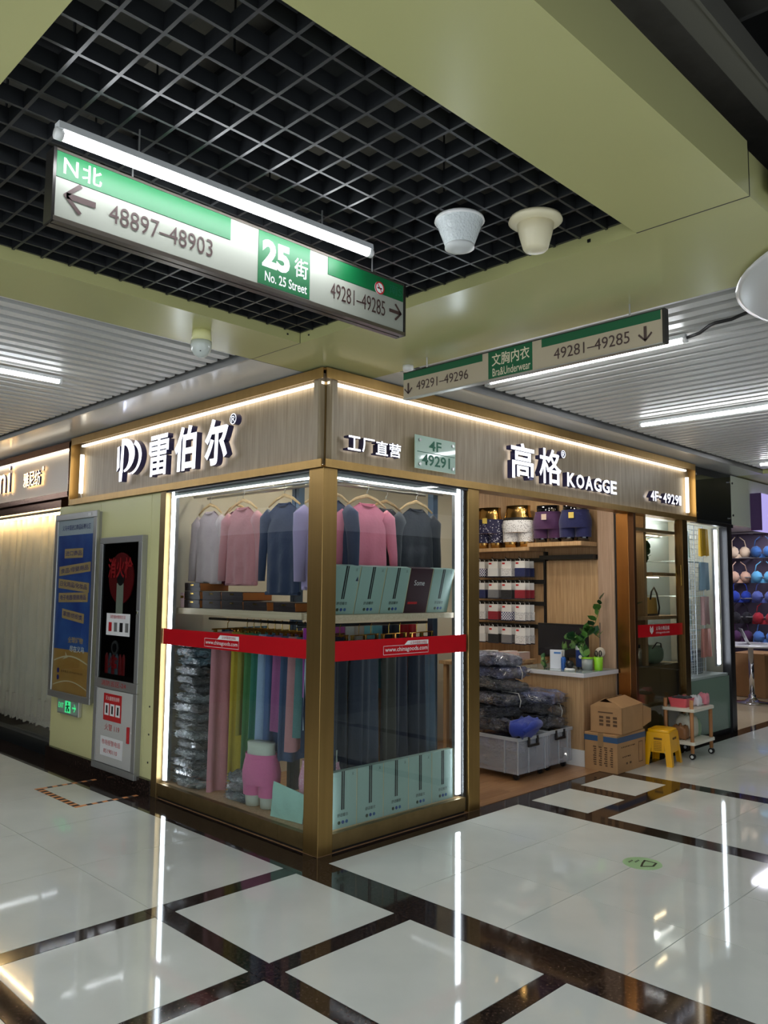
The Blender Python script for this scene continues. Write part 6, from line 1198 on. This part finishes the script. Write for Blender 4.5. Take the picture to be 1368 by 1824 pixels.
# ================================================================== CEILING FIXTURES
fx = thing('prism_lamp', (-0.845, -1.72, 2.84), 'ribbed clear dome lamp on the black grid ceiling', 'lamp')
RIB = mat('ribbed_plastic', (214, 220, 220), 0.2, bump=0.4, bscale=120)
part('flange', MB().lathe([(0.088, 0.0), (0.092, -0.012), (0.080, -0.014), (0.078, 0.0)], (-0.845, -1.72, 2.845), 28), WHITE, fx, smooth=True)
part('shade', MB().lathe([(0.078, 0.0), (0.086, -0.012), (0.052, -0.105)], (-0.845, -1.72, 2.845), 28), RIB, fx, smooth=False)
part('lens', MB().lathe([(0.053, -0.098), (0.054, -0.112), (0.030, -0.120), (0.008, -0.121)], (-0.845, -1.72, 2.845), 28), mat('lens_grey', (206, 208, 206), 0.3), fx, smooth=True)
fy = thing('ceiling_speaker', (-0.655, -1.92, 2.84), 'cream funnel shaped fitting on the black grid ceiling', 'speaker')
CRM = mat('cream_plastic', (224, 214, 180), 0.35)
part('flange', MB().lathe([(0.094, 0.0), (0.098, -0.012), (0.085, -0.022), (0.06, -0.026)], (-0.655, -1.92, 2.845), 28), CRM, fy, smooth=True)
part('horn', MB().lathe([(0.068, -0.02), (0.060, -0.06), (0.046, -0.112), (0.040, -0.120), (0.01, -0.122)], (-0.655, -1.92, 2.845), 28), CRM, fy, smooth=True)
fz = thing('dome_camera', (-0.86, -0.03, 2.8), 'white capsule shaped camera under the left soffit', 'camera')
part('stem', MB().lathe([(0.046, 0.0), (0.048, -0.02), (0.052, -0.055)], (-0.86, -0.03, 2.8), 24), OLIVEW, fz, smooth=True)
part('dome', MB().lathe([(0.0525, -0.055), (0.053, -0.08), (0.048, -0.105), (0.036, -0.125), (0.018, -0.136), (0.003, -0.139)], (-0.86, -0.03, 2.8), 24), mat('dome_grey', (206, 212, 206), 0.12), fz, smooth=True)
part('lens', MB().lathe([(0.004, -0.002), (0.004, 0.002)], (-0.884, -0.062, 2.685), 10), BLACK, fz)
fs_ = thing('smoke_sensor', (0.33, -0.36, 2.8), 'small white sensor on the corner soffit beside the smaller sign', 'sensor')
part('body', MB().lathe([(0.032, 0.0), (0.032, -0.02), (0.026, -0.032)], (0.33, -0.36, 2.8), 20), WHITE, fs_, smooth=True)
fd = thing('ceiling_lamp', (0.72, -2.98, 2.8), 'large round white ceiling lamp at the right edge', 'lamp')
part('dish', MB().lathe([(0.78, 0.0), (0.82, -0.012), (0.822, -0.018), (0.80, -0.022), (0.5, -0.03), (0.1, -0.032), (0.01, -0.033)], (0.72, -2.98, 2.80), 64), WHITEP, fd, smooth=True)
# floor sticker
fk = thing('floor_sticker', (1.24, -1.30, 0), 'round pale green floor sticker with an arrow', 'sticker')
part('disc', MB().tube([(1.24, -1.30, 0.0004), (1.24, -1.30, 0.0012)], 0.105, 36), mat('sticker_green', (168, 206, 152), 0.3), fk)
DKG = mat('sticker_dark', (26, 44, 22), 0.4)
def fl2(a, b): 
    c, s = math.cos(-0.75), math.sin(-0.75); return (1.24+a*c-b*s, -1.30+a*s+b*c, 0.0016)
for pts in ([(-0.03, -0.055), (0.045, -0.055), (0.045, -0.044), (-0.03, -0.044)], [(0.045, -0.055), (0.085, 0.0), (0.075, 0.006), (0.036, -0.047)], [(0.085, 0.0), (0.03, 0.055), (0.022, 0.047), (0.074, -0.004)], [(0.03, 0.055), (0.0, 0.01), (0.01, 0.004), (0.038, 0.046)], [(0.0, 0.01), (-0.03, -0.05), (-0.02, -0.055), (0.01, 0.006)]):
    part('arrow_stroke', MB().add([fl2(a, b) for a, b in pts], [(0, 1, 2, 3)]), DKG, fk)
for k in range(6): part('print_mark', MB().add([fl2(-0.07+0.012*k+a, 0.015+0.012*(k % 3)+b) for a, b in ((0, 0), (0.009, 0), (0.009, 0.016), (0, 0.016))], [(0, 1, 2, 3)]), DKG, fk)
